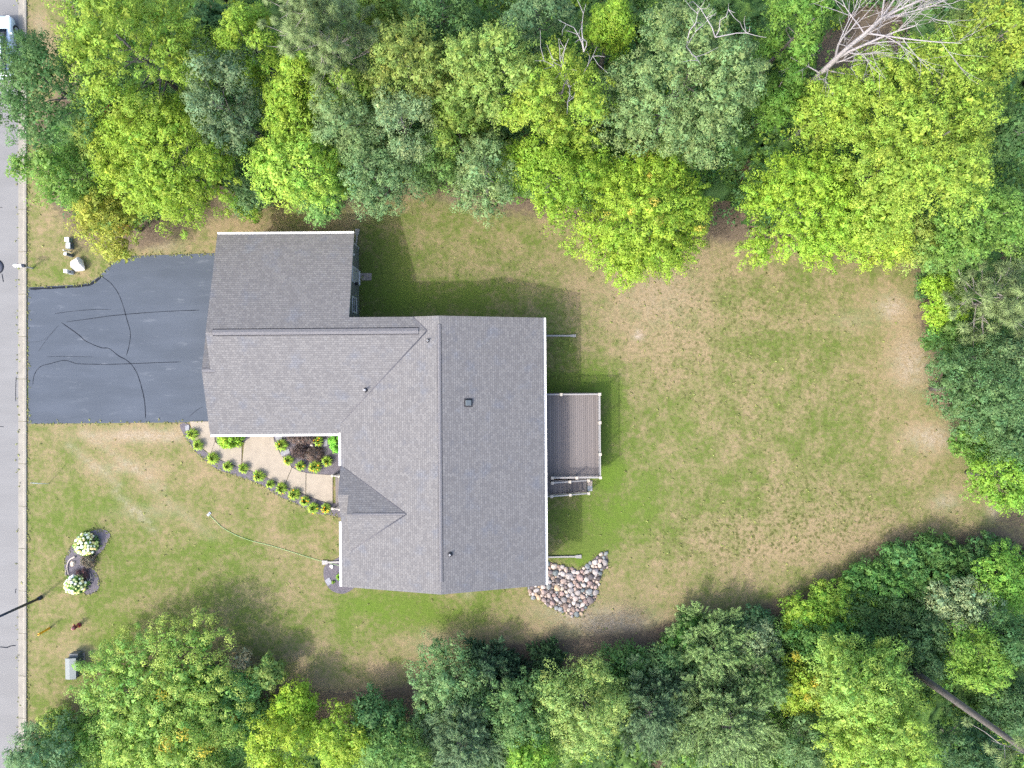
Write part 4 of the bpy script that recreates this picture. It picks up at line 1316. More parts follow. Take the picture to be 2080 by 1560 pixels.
def shrub(name, px, py, rx, ry, hh, colr, label, seed, leaf=0.09, n=1500, var=0.25, cat='shrub', group='shrubs in the planting beds', flowers=0, yellow=0.2, twig='bark'):
    rng = np.random.default_rng(seed)
    c = P(px, py, hh*0.6)
    k = (CAMH-hh)/F
    a, b_ = rx*k, ry*k
    root = empty(name, (c.x, c.y, 0.03), 0, label, cat, group)
    npf = max(10, int(n/30))
    d = unit(rng.normal(size=(npf, 3))+np.array([0, 0, 0.5])); d[:, 2] = np.abs(d[:, 2])
    wob = 0.82+0.36*rng.random((npf, 1))
    pc = d*np.array([a*0.85, b_*0.85, hh*0.85])*wob
    pc[:, 2] = np.maximum(pc[:, 2], 0.08)
    q, cc, pn = puff_leaves(rng, pc, np.full(npf, min(a, b_)*0.34), 30, leaf, colr, var=var, yellow=yellow)
    q[:, :, 2] = np.maximum(q[:, :, 2], 0.01)
    link('foliage', make_leaf_mesh('foliage', q, cc, pn), None, root)
    bt = MB()
    for i in range(7):
        e = pc[rng.integers(0, npf)]
        bt.tube([(0, 0, -0.03), (e[0]*.4, e[1]*.4, hh*.45), tuple(e)], [.018, .012, .005], 4, False)
    bt.build('stems', M[twig], root)
    if flowers:
        fm = []
        for s_ in range(3):
            bm = bmesh.new(); bmesh.ops.create_icosphere(bm, subdivisions=2, radius=0.125)
            rr = random.Random(s_)
            for v in bm.verts: v.co *= 1+rr.uniform(-.16, .16); v.co.z *= 0.85
            me = bpy.data.meshes.new('flower_head'); bm.to_mesh(me); bm.free(); me.materials.append(M['stone']); fm.append(me)
        cs = [(250, 250, 240), (244, 246, 214), (226, 232, 160), (214, 222, 130), (236, 214, 150)]
        pos = []
        tr = 0
        while len(pos) < flowers and tr < 4000:
            tr += 1
            dd = rng.normal(size=3); dd[2] = abs(dd[2])+0.25; dd /= np.linalg.norm(dd)
            pp = dd*np.array([a*0.98, b_*0.98, hh])
            if all(np.linalg.norm(pp-q_) > 0.145 for q_ in pos):
                pos.append(pp)
        for pp in pos:
            o = link('flower_head', fm[int(rng.integers(0, 3))], None, root, tuple(pp+np.array([0, 0, 0.05])))
            sc_ = rng.uniform(0.65, 1.0); o.scale = (sc_, sc_, sc_)
            w_ = 0 if rng.random() < 0.3+(-pp[0]/a)*0.35 else int(rng.integers(1, 5))
            o.color = S(*cs[w_], 0.95)
    return root
shrub('green_shrub', 465, 894, 25, 18, 0.9, S(150, 190, 45), 'bright green mounded shrub under the garage eave', 401, 0.11, 2600)
shrub('green_shrub', 681, 897, 15, 22, 0.9, S(120, 190, 60), 'bright green shrub in the inner corner by the house wall', 402, 0.12, 2000)
PUR = S(98, 84, 80)
shrub('dark_red_shrub', 612, 891, 32, 13, 1.0, S(120, 106, 100), 'wide purplish brown shrub along the eave in the corner bed', 403, 0.06, 4200, 0.35)
shrub('dark_red_shrub', 606, 917, 17, 15, 0.8, PUR, 'dark brown round shrub in the middle of the corner bed', 404, 0.06, 2400, 0.4)
shrub('dark_red_shrub', 637, 924, 19, 16, 0.8, S(112, 98, 90), 'dark brown round shrub nearer the porch in the corner bed', 405, 0.06, 2600, 0.4)
shrub('hydrangea', 170, 1107, 21, 22, 1.1, S(110, 150, 60), 'hydrangea full of white and yellow heads, upper end of kidney bed', 406, 0.12, 1800, flowers=70, cat='hydrangea', group='hydrangeas in the kidney shaped bed')
shrub('hydrangea', 149, 1189, 20, 19, 1.1, S(100, 150, 60), 'hydrangea full of white and yellow heads, lower end of kidney bed', 407, 0.12, 1800, flowers=58, cat='hydrangea', group='hydrangeas in the kidney shaped bed')
shrub('brown_shrub', 178, 1140, 17, 14, 0.55, S(120, 112, 92), 'low olive brown shrub in the middle of the kidney bed', 408, 0.07, 1600, 0.4)
shrub('dark_red_shrub', 165, 1167, 14, 13, 0.5, S(100, 74, 74), 'small dark red shrub above the lower hydrangea', 409, 0.06, 1200, 0.4)
shrub('small_weed', 688, 1173, 5, 6, 0.3, S(140, 190, 60), 'small bright green sprout in the bed at the house corner', 410, 0.12, 120, cat='plant')
shrub('small_weed', 677, 1183, 4, 3, 0.15, S(120, 160, 60), 'tiny green weed beside the corner bed flagstone', 411, 0.08, 60, cat='plant')
shrub('small_weed', 180, 1186, 6, 4, 0.2, S(140, 176, 110), 'pale green weed at the right of the lower hydrangea', 412, 0.08, 120, cat='plant')

def branch(pxs, r_, label, name='driftwood_branch', forks=()):
    o = empty(name, P(*pxs[0]), 0, label, 'branch')
    def pts(l): return [tuple(Vector((P(*q).x, P(*q).y, 0.09))-Vector((o.location.x, o.location.y, 0))) for q in l]
    k = len(pxs)
    b = MB().tube(smooth_line(pts(pxs), 4), [r_*(1-0.75*i/((k-1)*4)) for i in range((k-1)*4+1)], 6)
    for f in forks:
        b.tube(pts(f), [r_*0.6]+[r_*0.3]*(len(f)-1), 5)
    b.build('stem', M['drift'], o)
I = lambda x, y: (100+x/9.75, 1060+y/9.75)
branch([I(530, 685), I(450, 720), I(390, 790), I(370, 870), I(375, 950), I(405, 1050)], 0.07, 'long curved white driftwood branch at the road side of the kidney bed', forks=[[I(365, 910), I(335, 980), I(330, 1060)]])
branch([I(760, 1200), I(800, 1160), I(840, 1100), I(830, 1010)], 0.045, 'forked white twig branch right of the lower hydrangea', forks=[[I(800, 1160), I(890, 1170)], [I(830, 1120), I(905, 1065)], [I(780, 1170), I(755, 1085)]])
branch([I(715, 1240), I(705, 1300), I(718, 1400)], 0.035, 'thin white stick at the lower tip of the kidney bed')
branch([I(870, 370), I(920, 345), I(965, 325)], 0.06, 'short white stick at the upper end of the kidney bed')

# ---------------------------------------------------------------- small things on the front lawn
hp = [(427, 1047), (436, 1056), (452, 1071), (476, 1085), (510, 1098), (550, 1108), (590, 1120), (625, 1131), (655, 1140), (672, 1144), (695, 1150)]
hb = MB().tube(smooth_line([tuple(P(*q)[:2])+(0.035,) for q in hp], 5), 0.017, 6)
tag(hb.build('garden_hose', M['hose']), 'thin light green garden hose lying across the front lawn', 'hose')
c = P(425, 1044)
sp = empty('sprinkler', c, 0.8, 'small grey lawn sprinkler at the end of the hose', 'sprinkler')
MB().box(-0.16, 0.16, -0.09, 0.09, 0.02, 0.06).bevel(0.015, 1).build('base', M['ped_grey'], sp)
MB().lathe([(0.04, 0.06), (0.05, 0.11), (0.02, 0.14)], 10).build('nozzle', M['ped_white'], sp)

def leaning_post(name, base, top, zt, w_, mat, label, cat, flat=False):
    b0 = P(*base); t0 = P(top[0], top[1], zt)
    o = empty(name, b0, 0, label, cat)
    b = MB()
    d = Vector((t0.x-b0.x, t0.y-b0.y, zt))
    if flat:
        s = Vector((-0.6, 0.8, 0))*w_*0.5; u = Vector((0.8, 0.6, 0))*w_*0.5
        bm = b.bm
        v = [bm.verts.new(tuple(q)) for q in (s+u, -s+u, -s-u, s-u)]; v2 = [bm.verts.new(tuple(q+d)) for q in (s+u, -s+u, -s-u, s-u)]
        bm.faces.new(v[::-1]); bm.faces.new(v2)
        for i in range(4): bm.faces.new((v[i], v[(i+1) % 4], v2[(i+1) % 4], v2[i]))
        b.build('post', M[mat], o)
        MB().box(-w_*.55, w_*.55, -0.03, 0.03, -0.07, 0.0).build('cap', M['cap'], o, tuple(d))
    else:
        b.tube([(0, 0, -0.02), tuple(d*0.5), tuple(d)], [w_*.5, w_*.5, w_*.45], 8).build('rod', M[mat], o)
        MB().lathe([(w_*.55, -0.1), (w_*.6, 0.0), (w_*.2, 0.03)], 8).build('cap', M['ped_grey'], o, tuple(d))
    return o
leaning_post('marker_rod', (99, 983), (63, 981), 1.8, 0.06, 'ped_white', 'thin white marker rod leaning beside the kerb', 'marker')
leaning_post('marker_post', (100.5, 1276), (78, 1289), 1.2, 0.14, 'yellow', 'yellow orange flat utility marker post near the kerb', 'marker', True)

# fire hydrant
c = P(161, 1269.5)
hy = empty('fire_hydrant', c, 0.4, 'dark red fire hydrant on the grass near the yellow marker', 'hydrant')
MB().lathe([(0.17, 0.0), (0.17, 0.06), (0.115, 0.08), (0.11, 0.60), (0.15, 0.62), (0.15, 0.68), (0.12, 0.74)], 16).build('barrel', M['red'], hy)
MB().lathe([(0.125, 0.741), (0.11, 0.82), (0.06, 0.88), (0.035, 0.89), (0.03, 0.95)], 14).build('bonnet', M['pink'], hy)
for ang, r_ in ((0, 0.075), (math.pi, 0.06), (math.pi/2, 0.06)):
    b = MB(); d = Vector((math.cos(ang), math.sin(ang), 0))
    b.tube([d*0.09+Vector((0, 0, .5)), d*0.22+Vector((0, 0, .5))], r_, 10)
    o = b.build('outlet', M['red'], hy)
    MB().tube([d*0.222+Vector((0, 0, .5)), d*0.25+Vector((0, 0, .5))], r_*0.8, 6).build('outlet_cap', M['amber'], o)

# transformer cabinet
c = P(160, 1348)
tf = empty('transformer_cabinet', c, 0.02, 'grey metal utility transformer cabinet beside the big maple', 'cabinet')
MB().box(-0.48, 0.50, -0.80, 0.80, -0.05, 0.10).build('pad', M['paver'], tf)
MB().box(-0.34, 0.36, -0.72, 0.72, 0.101, 0.93).bevel(0.015, 1).build('cabinet', M['galvdark'], tf)
b = MB(); bm = b.bm
pr = [(-0.39, 0.90), (-0.39, 0.96), (-0.05, 1.03), (0.37, 0.97), (0.37, 0.90)]
A_ = [bm.verts.new((x, -0.74, z)) for x, z in pr]; B_ = [bm.verts.new((x, 0.74, z)) for x, z in pr]
bm.faces.new(A_); bm.faces.new(B_[::-1])
for i in range(5): bm.faces.new((A_[i], A_[(i+1) % 5], B_[(i+1) % 5], B_[i]))
b.build('lid', M['galv'], tf)
MB().box(0.361, 0.42, -0.60, 0.60, 0.12, 0.86).bevel(0.01, 1).build('door', M['galvdark'], tf)
MB().box(0.421, 0.45, -0.05, 0.05, 0.45, 0.52).build('latch', M['dark'], tf)
MB().box(-0.25, 0.35, 0.725, 0.95, 0.101, 0.70).bevel(0.01, 1).build('side_box', M['galvdark'], tf)

# utility pedestals
def pedestal(px, py, wx, wy, ht, mat, capmat, label, dome=0.06, rz=0.0):
    c = P(px, py)
    o = empty('utility_pedestal', c, rz, label, 'pedestal', 'utility pedestals by the boulder')
    MB().box(-wx/2*1.1, wx/2*1.1, -wy/2*1.1, wy/2*1.1, 0, ht*0.25).bevel(0.012, 1).build('base', M[mat], o)
    MB().box(-wx/2, wx/2, -wy/2, wy/2, ht*0.251, ht-dome).bevel(0.015, 1).build('housing', M[mat], o)
    MB().box(-wx/2*1.06, wx/2*1.06, -wy/2*1.06, wy/2*1.06, ht-dome+0.001, ht).bevel(min(0.03, dome*0.45), 2).build('lid', M[capmat], o)
    MB().box(wx/2+0.002, wx/2+0.02, -0.03, 0.03, ht*0.5, ht*0.6).build('latch', M['dark'], o)
pedestal(143, 488.5, 0.30, 0.30, 0.46, 'ped_green', 'ped_white', 'small green grey utility pedestal with white lid, farthest from the driveway', 0.09)
pedestal(145, 500.5, 0.32, 0.40, 0.42, 'galvdark', 'ped_grey', 'squat grey utility box between two pedestals by the boulder')
pedestal(143, 512, 0.07, 0.08, 0.85, 'ped_white', 'ped_white', 'thin white utility post beside a taller grey pedestal', 0.05)
pedestal(147, 519.5, 0.19, 0.20, 0.88, 'galvdark', 'ped_white', 'grey utility pedestal with white lid above the boulder', 0.05, -0.1)
pedestal(147, 554, 0.25, 0.25, 0.85, 'ped_grey', 'ped_white', 'pale grey utility pedestal standing left of the boulder, closest to the driveway', 0.05, -0.1)

# mailbox
c = P(66.5, 545)
mb = empty('mailbox', c, 0, 'white mailbox on a post leaning over the kerb', 'mailbox')
MB().box(-0.05, 0.05, -0.05, 0.05, -0.05, 1.10).build('post', M['trim'], mb)
MB().box(-0.38, 0.12, -0.045, 0.045, 1.101, 1.15).build('arm', M['trim'], mb)
b = MB(); bm = b.bm
pr = [(0.11*math.cos(t), 1.26+0.11*math.sin(t)) for t in [math.pi*k/8 for k in range(9)]]
pr = [(0.11, 1.152)]+pr+[(-0.11, 1.152)]
A_ = [bm.verts.new((-0.50, x, z)) for x, z in pr]; B_ = [bm.verts.new((0.06, x, z)) for x, z in pr]
bm.faces.new(A_); bm.faces.new(B_[::-1])
for i in range(len(pr)): bm.faces.new((A_[i], A_[(i+1) % len(pr)], B_[(i+1) % len(pr)], B_[i]))
b.build('box', M['ped_white'], mb)
b = MB(); bm = b.bm
pr2 = [(x*1.05, 1.152+(z-1.152)*1.04) for x, z in pr]
A_ = [bm.verts.new((0.062, x, z)) for x, z in pr2]; B_ = [bm.verts.new((0.26, x*0.9, 1.152+(z-1.152)*0.75)) for x, z in pr2]
bm.faces.new(A_); bm.faces.new(B_[::-1])
for i in range(len(pr2)): bm.faces.new((A_[i], A_[(i+1) % len(pr2)], B_[(i+1) % len(pr2)], B_[i]))
b.build('back_cover', M['pole'], mb)
MB().box(-0.2, -0.17, 0.112, 0.125, 1.25, 1.42).build('flag', M['red'], mb)

# street lamp
c = P(83, 1214)
sl = empty('street_lamp', c, 0, 'tall dark street lamp post beside the kerb', 'street lamp')
MB().lathe([(0.16, 0), (0.15, 0.25), (0.10, 0.32)], 14).build('base', M['pole'], sl)
MB().tube([(0, 0, 0.3), (0, 0, 2.5), (0, 0, 4.8)], [0.10, 0.09, 0.075], 12).build('pole', M['pole'], sl)
hd = MB().lathe([(0.08, 4.8), (0.20, 4.9), (0.20, 4.95), (0.17, 4.96)], 14).build('lamp_head', M['pole'], sl)
MB().lathe([(0.16, 4.961), (0.20, 5.25), (0.19, 5.3)], 14).build('globe', M['lamp_lens'], hd)
MB().lathe([(0.23, 5.301), (0.16, 5.38), (0.03, 5.45)], 14).build('cap', M['pole'], hd)

# parked car under the tree at the road
c = P(2, 97, 0.6)
car = empty('car', (c.x, c.y, 0), math.radians(90), 'pale blue white parked car on the road half under a tree', 'car')
def loft(secs, mat, name, parent):
    b = MB(); bm = b.bm
    rg = [[bm.verts.new((x, y, z)) for y, z in pr] for x, pr in secs]
    n = len(rg[0])
    for a, c_ in zip(rg, rg[1:]):
        for i in range(n):
            f = bm.faces.new((a[i], a[(i+1) % n], c_[(i+1) % n], c_[i])); f.smooth = True
    bm.faces.new(rg[0]); bm.faces.new(rg[-1][::-1])
    return b.build(name, mat, parent)
def sec(hw, zb, zt, r_=0.12):
    return [(-hw+0.05, zb), (hw-0.05, zb), (hw, zb+0.12), (hw, zt-r_), (hw-0.05, zt-r_*.3), (hw-0.18, zt), (-hw+0.18, zt), (-hw+0.05, zt-r_*.3), (-hw, zt-r_), (-hw, zb+0.12)]
body = loft([(-2.28, sec(.62, .38, .66)), (-2.2, sec(.78, .28, .80)), (-1.8, sec(.88, .22, .92)), (-0.9, sec(.90, .20, .95)), (0.6, sec(.90, .20, .95)), (1.4, sec(.89, .22, .90)), (2.0, sec(.84, .26, .80)), (2.2, sec(.72, .32, .70)), (2.28, sec(.55, .4, .6))], M['carpaint'], 'body', car)
loft([(-1.85, sec(.60, .93, .98, .03)), (-1.2, sec(.66, .93, 1.38)), (-0.3, sec(.68, .93, 1.44)), (0.3, sec(.66, .93, 1.40)), (1.15, sec(.62, .90, .97, .03))], M['glass'], 'windows', car)
loft([(-1.15, sec(.58, 1.37, 1.42, .03)), (-0.3, sec(.62, 1.42, 1.475, .03)), (0.28, sec(.58, 1.39, 1.44, .03))], M['carpaint'], 'roof', car)
for sx_ in (-1.38, 1.38):
    for s in (-1, 1):
        w_ = MB().tube([(sx_, s*0.92, 0.33), (sx_, s*0.70, 0.33)], 0.33, 18).build('wheel', M['rubber'], car)
        MB().tube([(sx_, s*0.925, 0.33), (sx_, s*0.90, 0.33)], 0.2, 12).build('rim', M['ped_grey'], w_)
for s in (-1, 1):
    MB().box(2.10, 2.24, s*0.56-0.14, s*0.56+0.14, 0.62, 0.74).bevel(0.03, 1).build('headlight', M['lamp_lens'], car)
    MB().box(-2.24, -2.10, s*0.60-0.12, s*0.60+0.12, 0.68, 0.82).bevel(0.03, 1).build('tail_light', M['red'], car)
    MB().box(0.75, 0.92, s*1.0-0.09, s*1.0+0.09, 0.92, 1.04).bevel(0.03, 1).build('mirror', M['carpaint'], car)
#TREES#
# ---------------------------------------------------------------- trees
C_YG = S(142, 172, 48); C_YG2 = S(140, 172, 50); C_MG = S(112, 152, 62); C_BG = S(120, 148, 92); C_DG = S(86, 124, 68)
C_OL = S(136, 156, 72); C_GOLD = S(152, 162, 56); C_PG = S(160, 186, 122); C_DK = S(82, 120, 66); C_OAK = S(124, 152, 92); C_BR = S(132, 168, 44)
C_LG = S(146, 178, 86); C_OR = S(204, 160, 70); C_RUST = S(190, 110, 60); C_BD = S(96, 130, 92); C_PL = S(164, 184, 124)

# along the top, left to right
deciduous(95, 165, 118, 13, C_DG, 'poplar', 'dark green fine leaved tree overhanging the road and kerb', 'fine', dens=0.9)
deciduous(268, 100, 150, 14, S(136, 166, 52), 'maple', 'loose yellow green tree in the top left above the dark roadside tree', 'spray', dens=0.72)
deciduous(455, 205, 84, 11, S(112, 138, 96), 'aspen', 'slender grey green tree behind the round yellow green maple', 'fine', ry=105)
deciduous(505, 80, 56, 10, C_YG2, 'maple', 'narrow yellow green tree left of the pale pine', 'round', ry=95)
pom_pine(645, 45, 118, 15, C_PG, 'pine_tree', 'pale pine with long needle tufts and bare grey boughs at top', n=230, seed=21)
deciduous(335, 320, 135, 9.5, C_YG, 'maple', 'round bright yellow green maple above the driveway', 'round', dens=1.1)
deciduous(135, 345, 72, 8, C_MG, 'maple', 'medium green tree beside the kerb below the dark roadside tree', 'round')
deciduous(218, 440, 72, 6, C_GOLD, 'maple', 'small golden yellow tree nearest the utility pedestals', 'round', tips=C_OR, frac=0.02)
deciduous(200, 275, 46, 8, S(140, 164, 66), 'maple', 'small olive green tree squeezed left of the round yellow green maple', 'round')
deciduous(235, 232, 13, 7, C_RUST, 'sapling', 'rust orange dead sapling between the trees in the top left', 'bush', dens=0.8)
deciduous(505, 380, 44, 5, S(106, 140, 84), 'maple', 'short green tree between the round maple and its right neighbour', 'round')
deciduous(505, 415, 28, 3, C_YG2, 'young_maple', 'small yellow green bush at the lawn edge above the garage', 'bush')
deciduous(420, 50, 42, 5, C_DG, 'understory_tree', 'low dark tree in the gap right of the loose yellow green tree', 'bush')
deciduous(590, 225, 62, 9, C_YG2, 'maple', 'spiky yellow green tree under the pale pine', 'spray')
deciduous(615, 155, 62, 10, C_YG2, 'maple', 'bright green tree directly below the pale pine crown', 'round')
deciduous(605, 335, 92, 9, S(150, 186, 64), 'maple', 'dense light green maple leaning over the lawn above the garage', 'round', ry=98)
deciduous(650, 395, 58, 6, S(112, 156, 78), 'maple', 'lower blue green maple in front of the dense light green maple', 'round')
deciduous(705, 245, 70, 11, C_BG, 'aspen', 'grey green tree left of two matching pale trees above the garage', 'fine')
deciduous(818, 255, 64, 11, S(132, 158, 106), 'aspen', 'pale grey green tree with upright top, middle of the upper edge', 'fine', ry=74)
deciduous(755, 345, 86, 9, S(108, 140, 88), 'pine_tree', 'grey green soft tree hanging over the lawn right of the light green maple', 'fine')
deciduous(880, 335, 52, 7, S(112, 148, 74), 'aspen', 'narrow green tree dipping to the lawn between two grey green trees', 'fine', ry=66)
deciduous(835, 125, 92, 12, C_OL, 'maple', 'olive green maple with pointed sprays right of the pale pine', 'spray')
deciduous(720, 190, 48, 10, S(128, 158, 60), 'maple', 'yellowish small tree between the pine and the grey green trees', 'round')
deciduous(990, 145, 100, 13, S(136, 164, 76), 'maple', 'pale olive maple with bare twigs left of the tall yellow green maple', 'spray')
deciduous(930, 245, 62, 9, S(112, 140, 52), 'maple', 'dark olive tree in the hollow below the pale olive maple', 'spray')
deciduous(985, 340, 68, 9, C_BG, 'aspen', 'tall grey green tree touching the lawn in the upper middle', 'fine', ry=102)
deciduous(1135, 195, 96, 13, S(140, 168, 52), 'maple', 'yellow green maple with bare white twigs at its top', 'spray', ry=115)
deciduous(1120, 340, 104, 9, C_BR, 'maple', 'rich green maple below the one with white twigs', 'round', ry=96)
deciduous(1310, 435, 138, 9, S(142, 174, 46), 'maple', 'green maple with orange yellow tips reaching down into the lawn', 'spray', tips=S(184, 174, 62), frac=0.07, dens=1.1)
deciduous(1395, 165, 165, 13, C_OAK, 'oak', 'large grey green oak with dead white branches in the upper middle', 'round', dens=1.15)
deciduous(1245, 45, 44, 10, C_BR, 'maple', 'small bright green tree at the top left of the oak', 'round')
deciduous(1090, 15, 74, 13, S(96, 128, 84), 'oak', 'dark grey green tree cut by the top edge above the yellow green maple', 'fine')
deciduous(895, 15, 72, 12, C_DG, 'maple', 'dark green tree cut by the top edge above the olive maple', 'round')
deciduous(770, 20, 50, 9, S(120, 150, 60), 'maple', 'green tree at the top edge right of the pale pine', 'round')
deciduous(1615, 60, 66, 11, S(110, 152, 56), 'maple', 'medium green tree between the oak and the bare dead tree', 'round', ry=84)
deciduous(1585, 200, 56, 8, S(96, 138, 50), 'maple', 'darker green tree tucked right of the oak', 'round')
deciduous(1685, 215, 72, 10, S(142, 172, 56), 'maple', 'yellow green tree at the foot of the bare dead tree', 'spray')
deciduous(1885, 290, 182, 14, S(145, 174, 58), 'maple', 'huge bright yellow maple in the upper right', 'spray', dens=1.25)
deciduous(1650, 415, 128, 9, S(146, 182, 48), 'maple', 'broad fresh green maple over the lawn left of the huge yellow maple', 'spray', dens=1.1)
deciduous(1790, 450, 78, 7, S(160, 186, 56), 'maple', 'light green lower maple under the huge yellow one at the lawn edge', 'spray')
deciduous(1865, 490, 56, 5, S(152, 176, 80), 'maple', 'soft pale green small tree at the upper right lawn corner', 'fine')
deciduous(2030, 75, 84, 14, S(142, 168, 54), 'maple', 'yellow green tree in the top right corner', 'round')
deciduous(1960, 55, 40, 11, S(110, 134, 66), 'maple', 'dull green twiggy tree behind the bare dead tree', 'spray', dens=0.6)
deciduous(2010, 440, 88, 10, C_MG, 'maple', 'medium green tree below the huge yellow maple at the right edge', 'round')
deciduous(1945, 500, 58, 7, S(112, 150, 72), 'maple', 'green tree between the pale small tree and the right pine', 'round')
deciduous(2062, 270, 56, 9, C_DG, 'maple', 'dark green tree at the right edge beside the huge yellow maple', 'round')
pom_pine(2035, 610, 98, 8, C_PG, 'pine_tree', 'pale long needled pine with grey boughs at the right edge', n=150, seed=31)
deciduous(1922, 612, 50, 4.5, S(142, 180, 46), 'maple', 'bright yellow green bush below the right edge pine', 'round')
deciduous(1900, 562, 34, 3, C_DK, 'shrub', 'dark green low shrub at the lawn edge above the bright bush', 'bush')
deciduous(1925, 685, 42, 3.5, S(90, 130, 60), 'shrub', 'dark green shrub below the bright bush at the right lawn edge', 'bush')
deciduous(1995, 790, 112, 8, S(94, 130, 78), 'plum_tree', 'large dark blue green speckled tree at the right lawn edge', 'fine', dens=1.1)
deciduous(2060, 900, 60, 7, S(90, 126, 74), 'plum_tree', 'blue green tree at the right edge below the big speckled one', 'fine')
deciduous(2045, 975, 72, 6, S(126, 170, 52), 'maple', 'fresh green maple at the right edge above the lower lawn corner', 'round')
deciduous(1985, 905, 40, 3, S(104, 146, 60), 'shrub', 'green shrub at the lawn edge left of the fresh green maple', 'bush')
deciduous(2065, 720, 50, 9, S(110, 140, 90), 'aspen', 'grey green tree at the right edge under the pine', 'fine')

# lower right
deciduous(2055, 1180, 70, 4.5, S(122, 172, 64), 'maple', 'bright green tree at the right edge below the lower lawn corner', 'round')
deciduous(1955, 1245, 72, 4, S(150, 172, 122), 'aspen', 'pale silvery green tree among dark shrubs in the lower right', 'fine')
deciduous(1990, 1140, 58, 1.6, C_DK, 'shrub', 'dark green shrub at the lower right lawn edge nearest the corner', 'bush')
deciduous(1880, 1160, 68, 1.9, S(84, 124, 60), 'shrub', 'dense dark shrub at the lower right lawn edge, second from the corner', 'bush')
deciduous(1835, 1140, 40, 1.8, S(96, 144, 76), 'shrub', 'blue green round shrub reaching highest along the lower right lawn edge', 'bush')
deciduous(1780, 1190, 62, 1.9, S(92, 140, 64), 'shrub', 'green shrub at the lower right lawn edge left of the round one', 'bush')
deciduous(1705, 1225, 60, 1.8, S(124, 162, 52), 'shrub', 'yellow green shrub at the lower right lawn edge', 'bush')
deciduous(1640, 1255, 58, 1.8, S(128, 166, 48), 'shrub', 'light green shrub at the lawn edge right of the feathery pines', 'bush')
deciduous(1745, 1275, 68, 2.6, S(78, 116, 62), 'understory_tree', 'dark green small tree behind the yellow green shrubs', 'round')
deciduous(1830, 1260, 68, 2.8, S(88, 122, 66), 'understory_tree', 'dark olive small tree left of the silvery green tree', 'round')
deciduous(1870, 1312, 66, 4.5, S(74, 108, 66), 'understory_tree', 'deep green small tree left of the leaning pine trunk base', 'round')
deciduous(1680, 1330, 76, 3.4, S(92, 138, 64), 'maple', 'medium green tree above the tall light green one', 'round')
deciduous(1762, 1392, 100, 9, S(144, 178, 76), 'maple', 'tall light green tree with bare grey twigs in the lower right', 'spray')
deciduous(1800, 1505, 118, 9, S(150, 182, 70), 'maple', 'light yellow green tree at the bottom edge in the lower right', 'spray')
deciduous(2000, 1335, 62, 7, S(124, 164, 60), 'maple', 'yellow green tree right of the leaning pine trunk', 'round')
deciduous(2065, 1300, 44, 8, S(84, 124, 70), 'maple', 'dark green tree at the right edge above the pine trunk', 'round')
deciduous(1975, 1530, 66, 7, S(76, 112, 70), 'understory_tree', 'dark green tree in the bottom right corner under the pine trunk', 'round')
deciduous(2060, 1440, 52, 6, S(82, 118, 72), 'understory_tree', 'dark green tree behind the pine trunk at the right edge', 'round')
plume_pine(1450, 1325, 105, 3.6, S(150, 184, 112), 'white_pine', 'feathery light green pine nearest the lawn in the lower middle right', 41)
plume_pine(1480, 1470, 140, 6, S(154, 186, 118), 'white_pine', 'larger feathery light green pine at the bottom edge', 42, nb=85)
plume_pine(1560, 1390, 75, 5.5, S(132, 170, 100), 'white_pine', 'small feathery pine right of the two larger ones', 43)
deciduous(1545, 1318, 50, 3.0, S(136, 158, 112), 'aspen', 'pale grey green twiggy tree beside the feathery pines', 'fine', dens=0.7)
deciduous(1625, 1395, 62, 4.5, S(142, 168, 48), 'maple', 'yellow green tree between the feathery pines and the light green tree', 'round', tips=S(190, 176, 50), frac=0.04)
deciduous(1640, 1510, 60, 6, S(104, 136, 82), 'understory_tree', 'grey green small tree at the bottom edge right of the feathery pine', 'fine')
deciduous(1400, 1300, 50, 1.6, S(80, 126, 54), 'shrub', 'dark green shrub at the lawn edge above the feathery pines', 'bush')
deciduous(1530, 1275, 46, 1.6, S(84, 124, 80), 'shrub', 'dull green low shrub at the lawn edge right of the feathery pines', 'bush')
deciduous(1370, 1360, 60, 2.6, S(88, 124, 72), 'understory_tree', 'dark blue green small tree left of the feathery pines', 'fine')
plume_pine(1320, 1450, 105, 5.5, S(120, 154, 106), 'white_pine', 'grey green tall pine left of the larger feathery pine', 48, nb=75)
deciduous(1185, 1440, 100, 5.5, S(142, 170, 88), 'aspen', 'light green tree in the bottom middle with pale leaves', 'fine', ry=98)
deciduous(1262, 1372, 62, 2.2, S(90, 132, 66), 'understory_tree', 'medium green small tree at the lawn edge in the bottom middle', 'round')
plume_pine(1112, 1345, 38, 2.2, S(78, 116, 72), 'young_spruce', 'small dark conifer at the lawn edge right of its taller twin', 44, nb=40)
plume_pine(992, 1350, 54, 3.0, S(82, 120, 84), 'young_spruce', 'dark green pointed conifer at the bottom middle lawn edge', 45, nb=46)
plume_pine(1035, 1375, 44, 2.6, S(76, 112, 78), 'young_spruce', 'dark conifer tucked beside the pointed one at the lawn edge', 46, nb=40)
deciduous(925, 1405, 86, 3.2, S(114, 150, 92), 'aspen', 'grey green tree nearest the lawn left of the dark conifers', 'fine')
plume_pine(940, 1510, 112, 6, S(132, 164, 116), 'white_pine', 'large silvery green pine at the bottom edge below the dark conifers', 47, nb=80)
deciduous(1060, 1455, 84, 5, S(106, 144, 82), 'aspen', 'darker grey green tree right of the large silvery one', 'fine')
deciduous(1085, 1545, 50, 6, S(120, 164, 52), 'maple', 'yellow green tree at the bottom edge in the middle', 'round')
deciduous(765, 1462, 54, 3.2, S(84, 126, 72), 'maple', 'dark green small tree at the lawn edge left of the silvery tree', 'round')
deciduous(800, 1530, 66, 5, S(112, 150, 74), 'maple', 'medium green tree at the bottom edge left of the silvery tree', 'round')
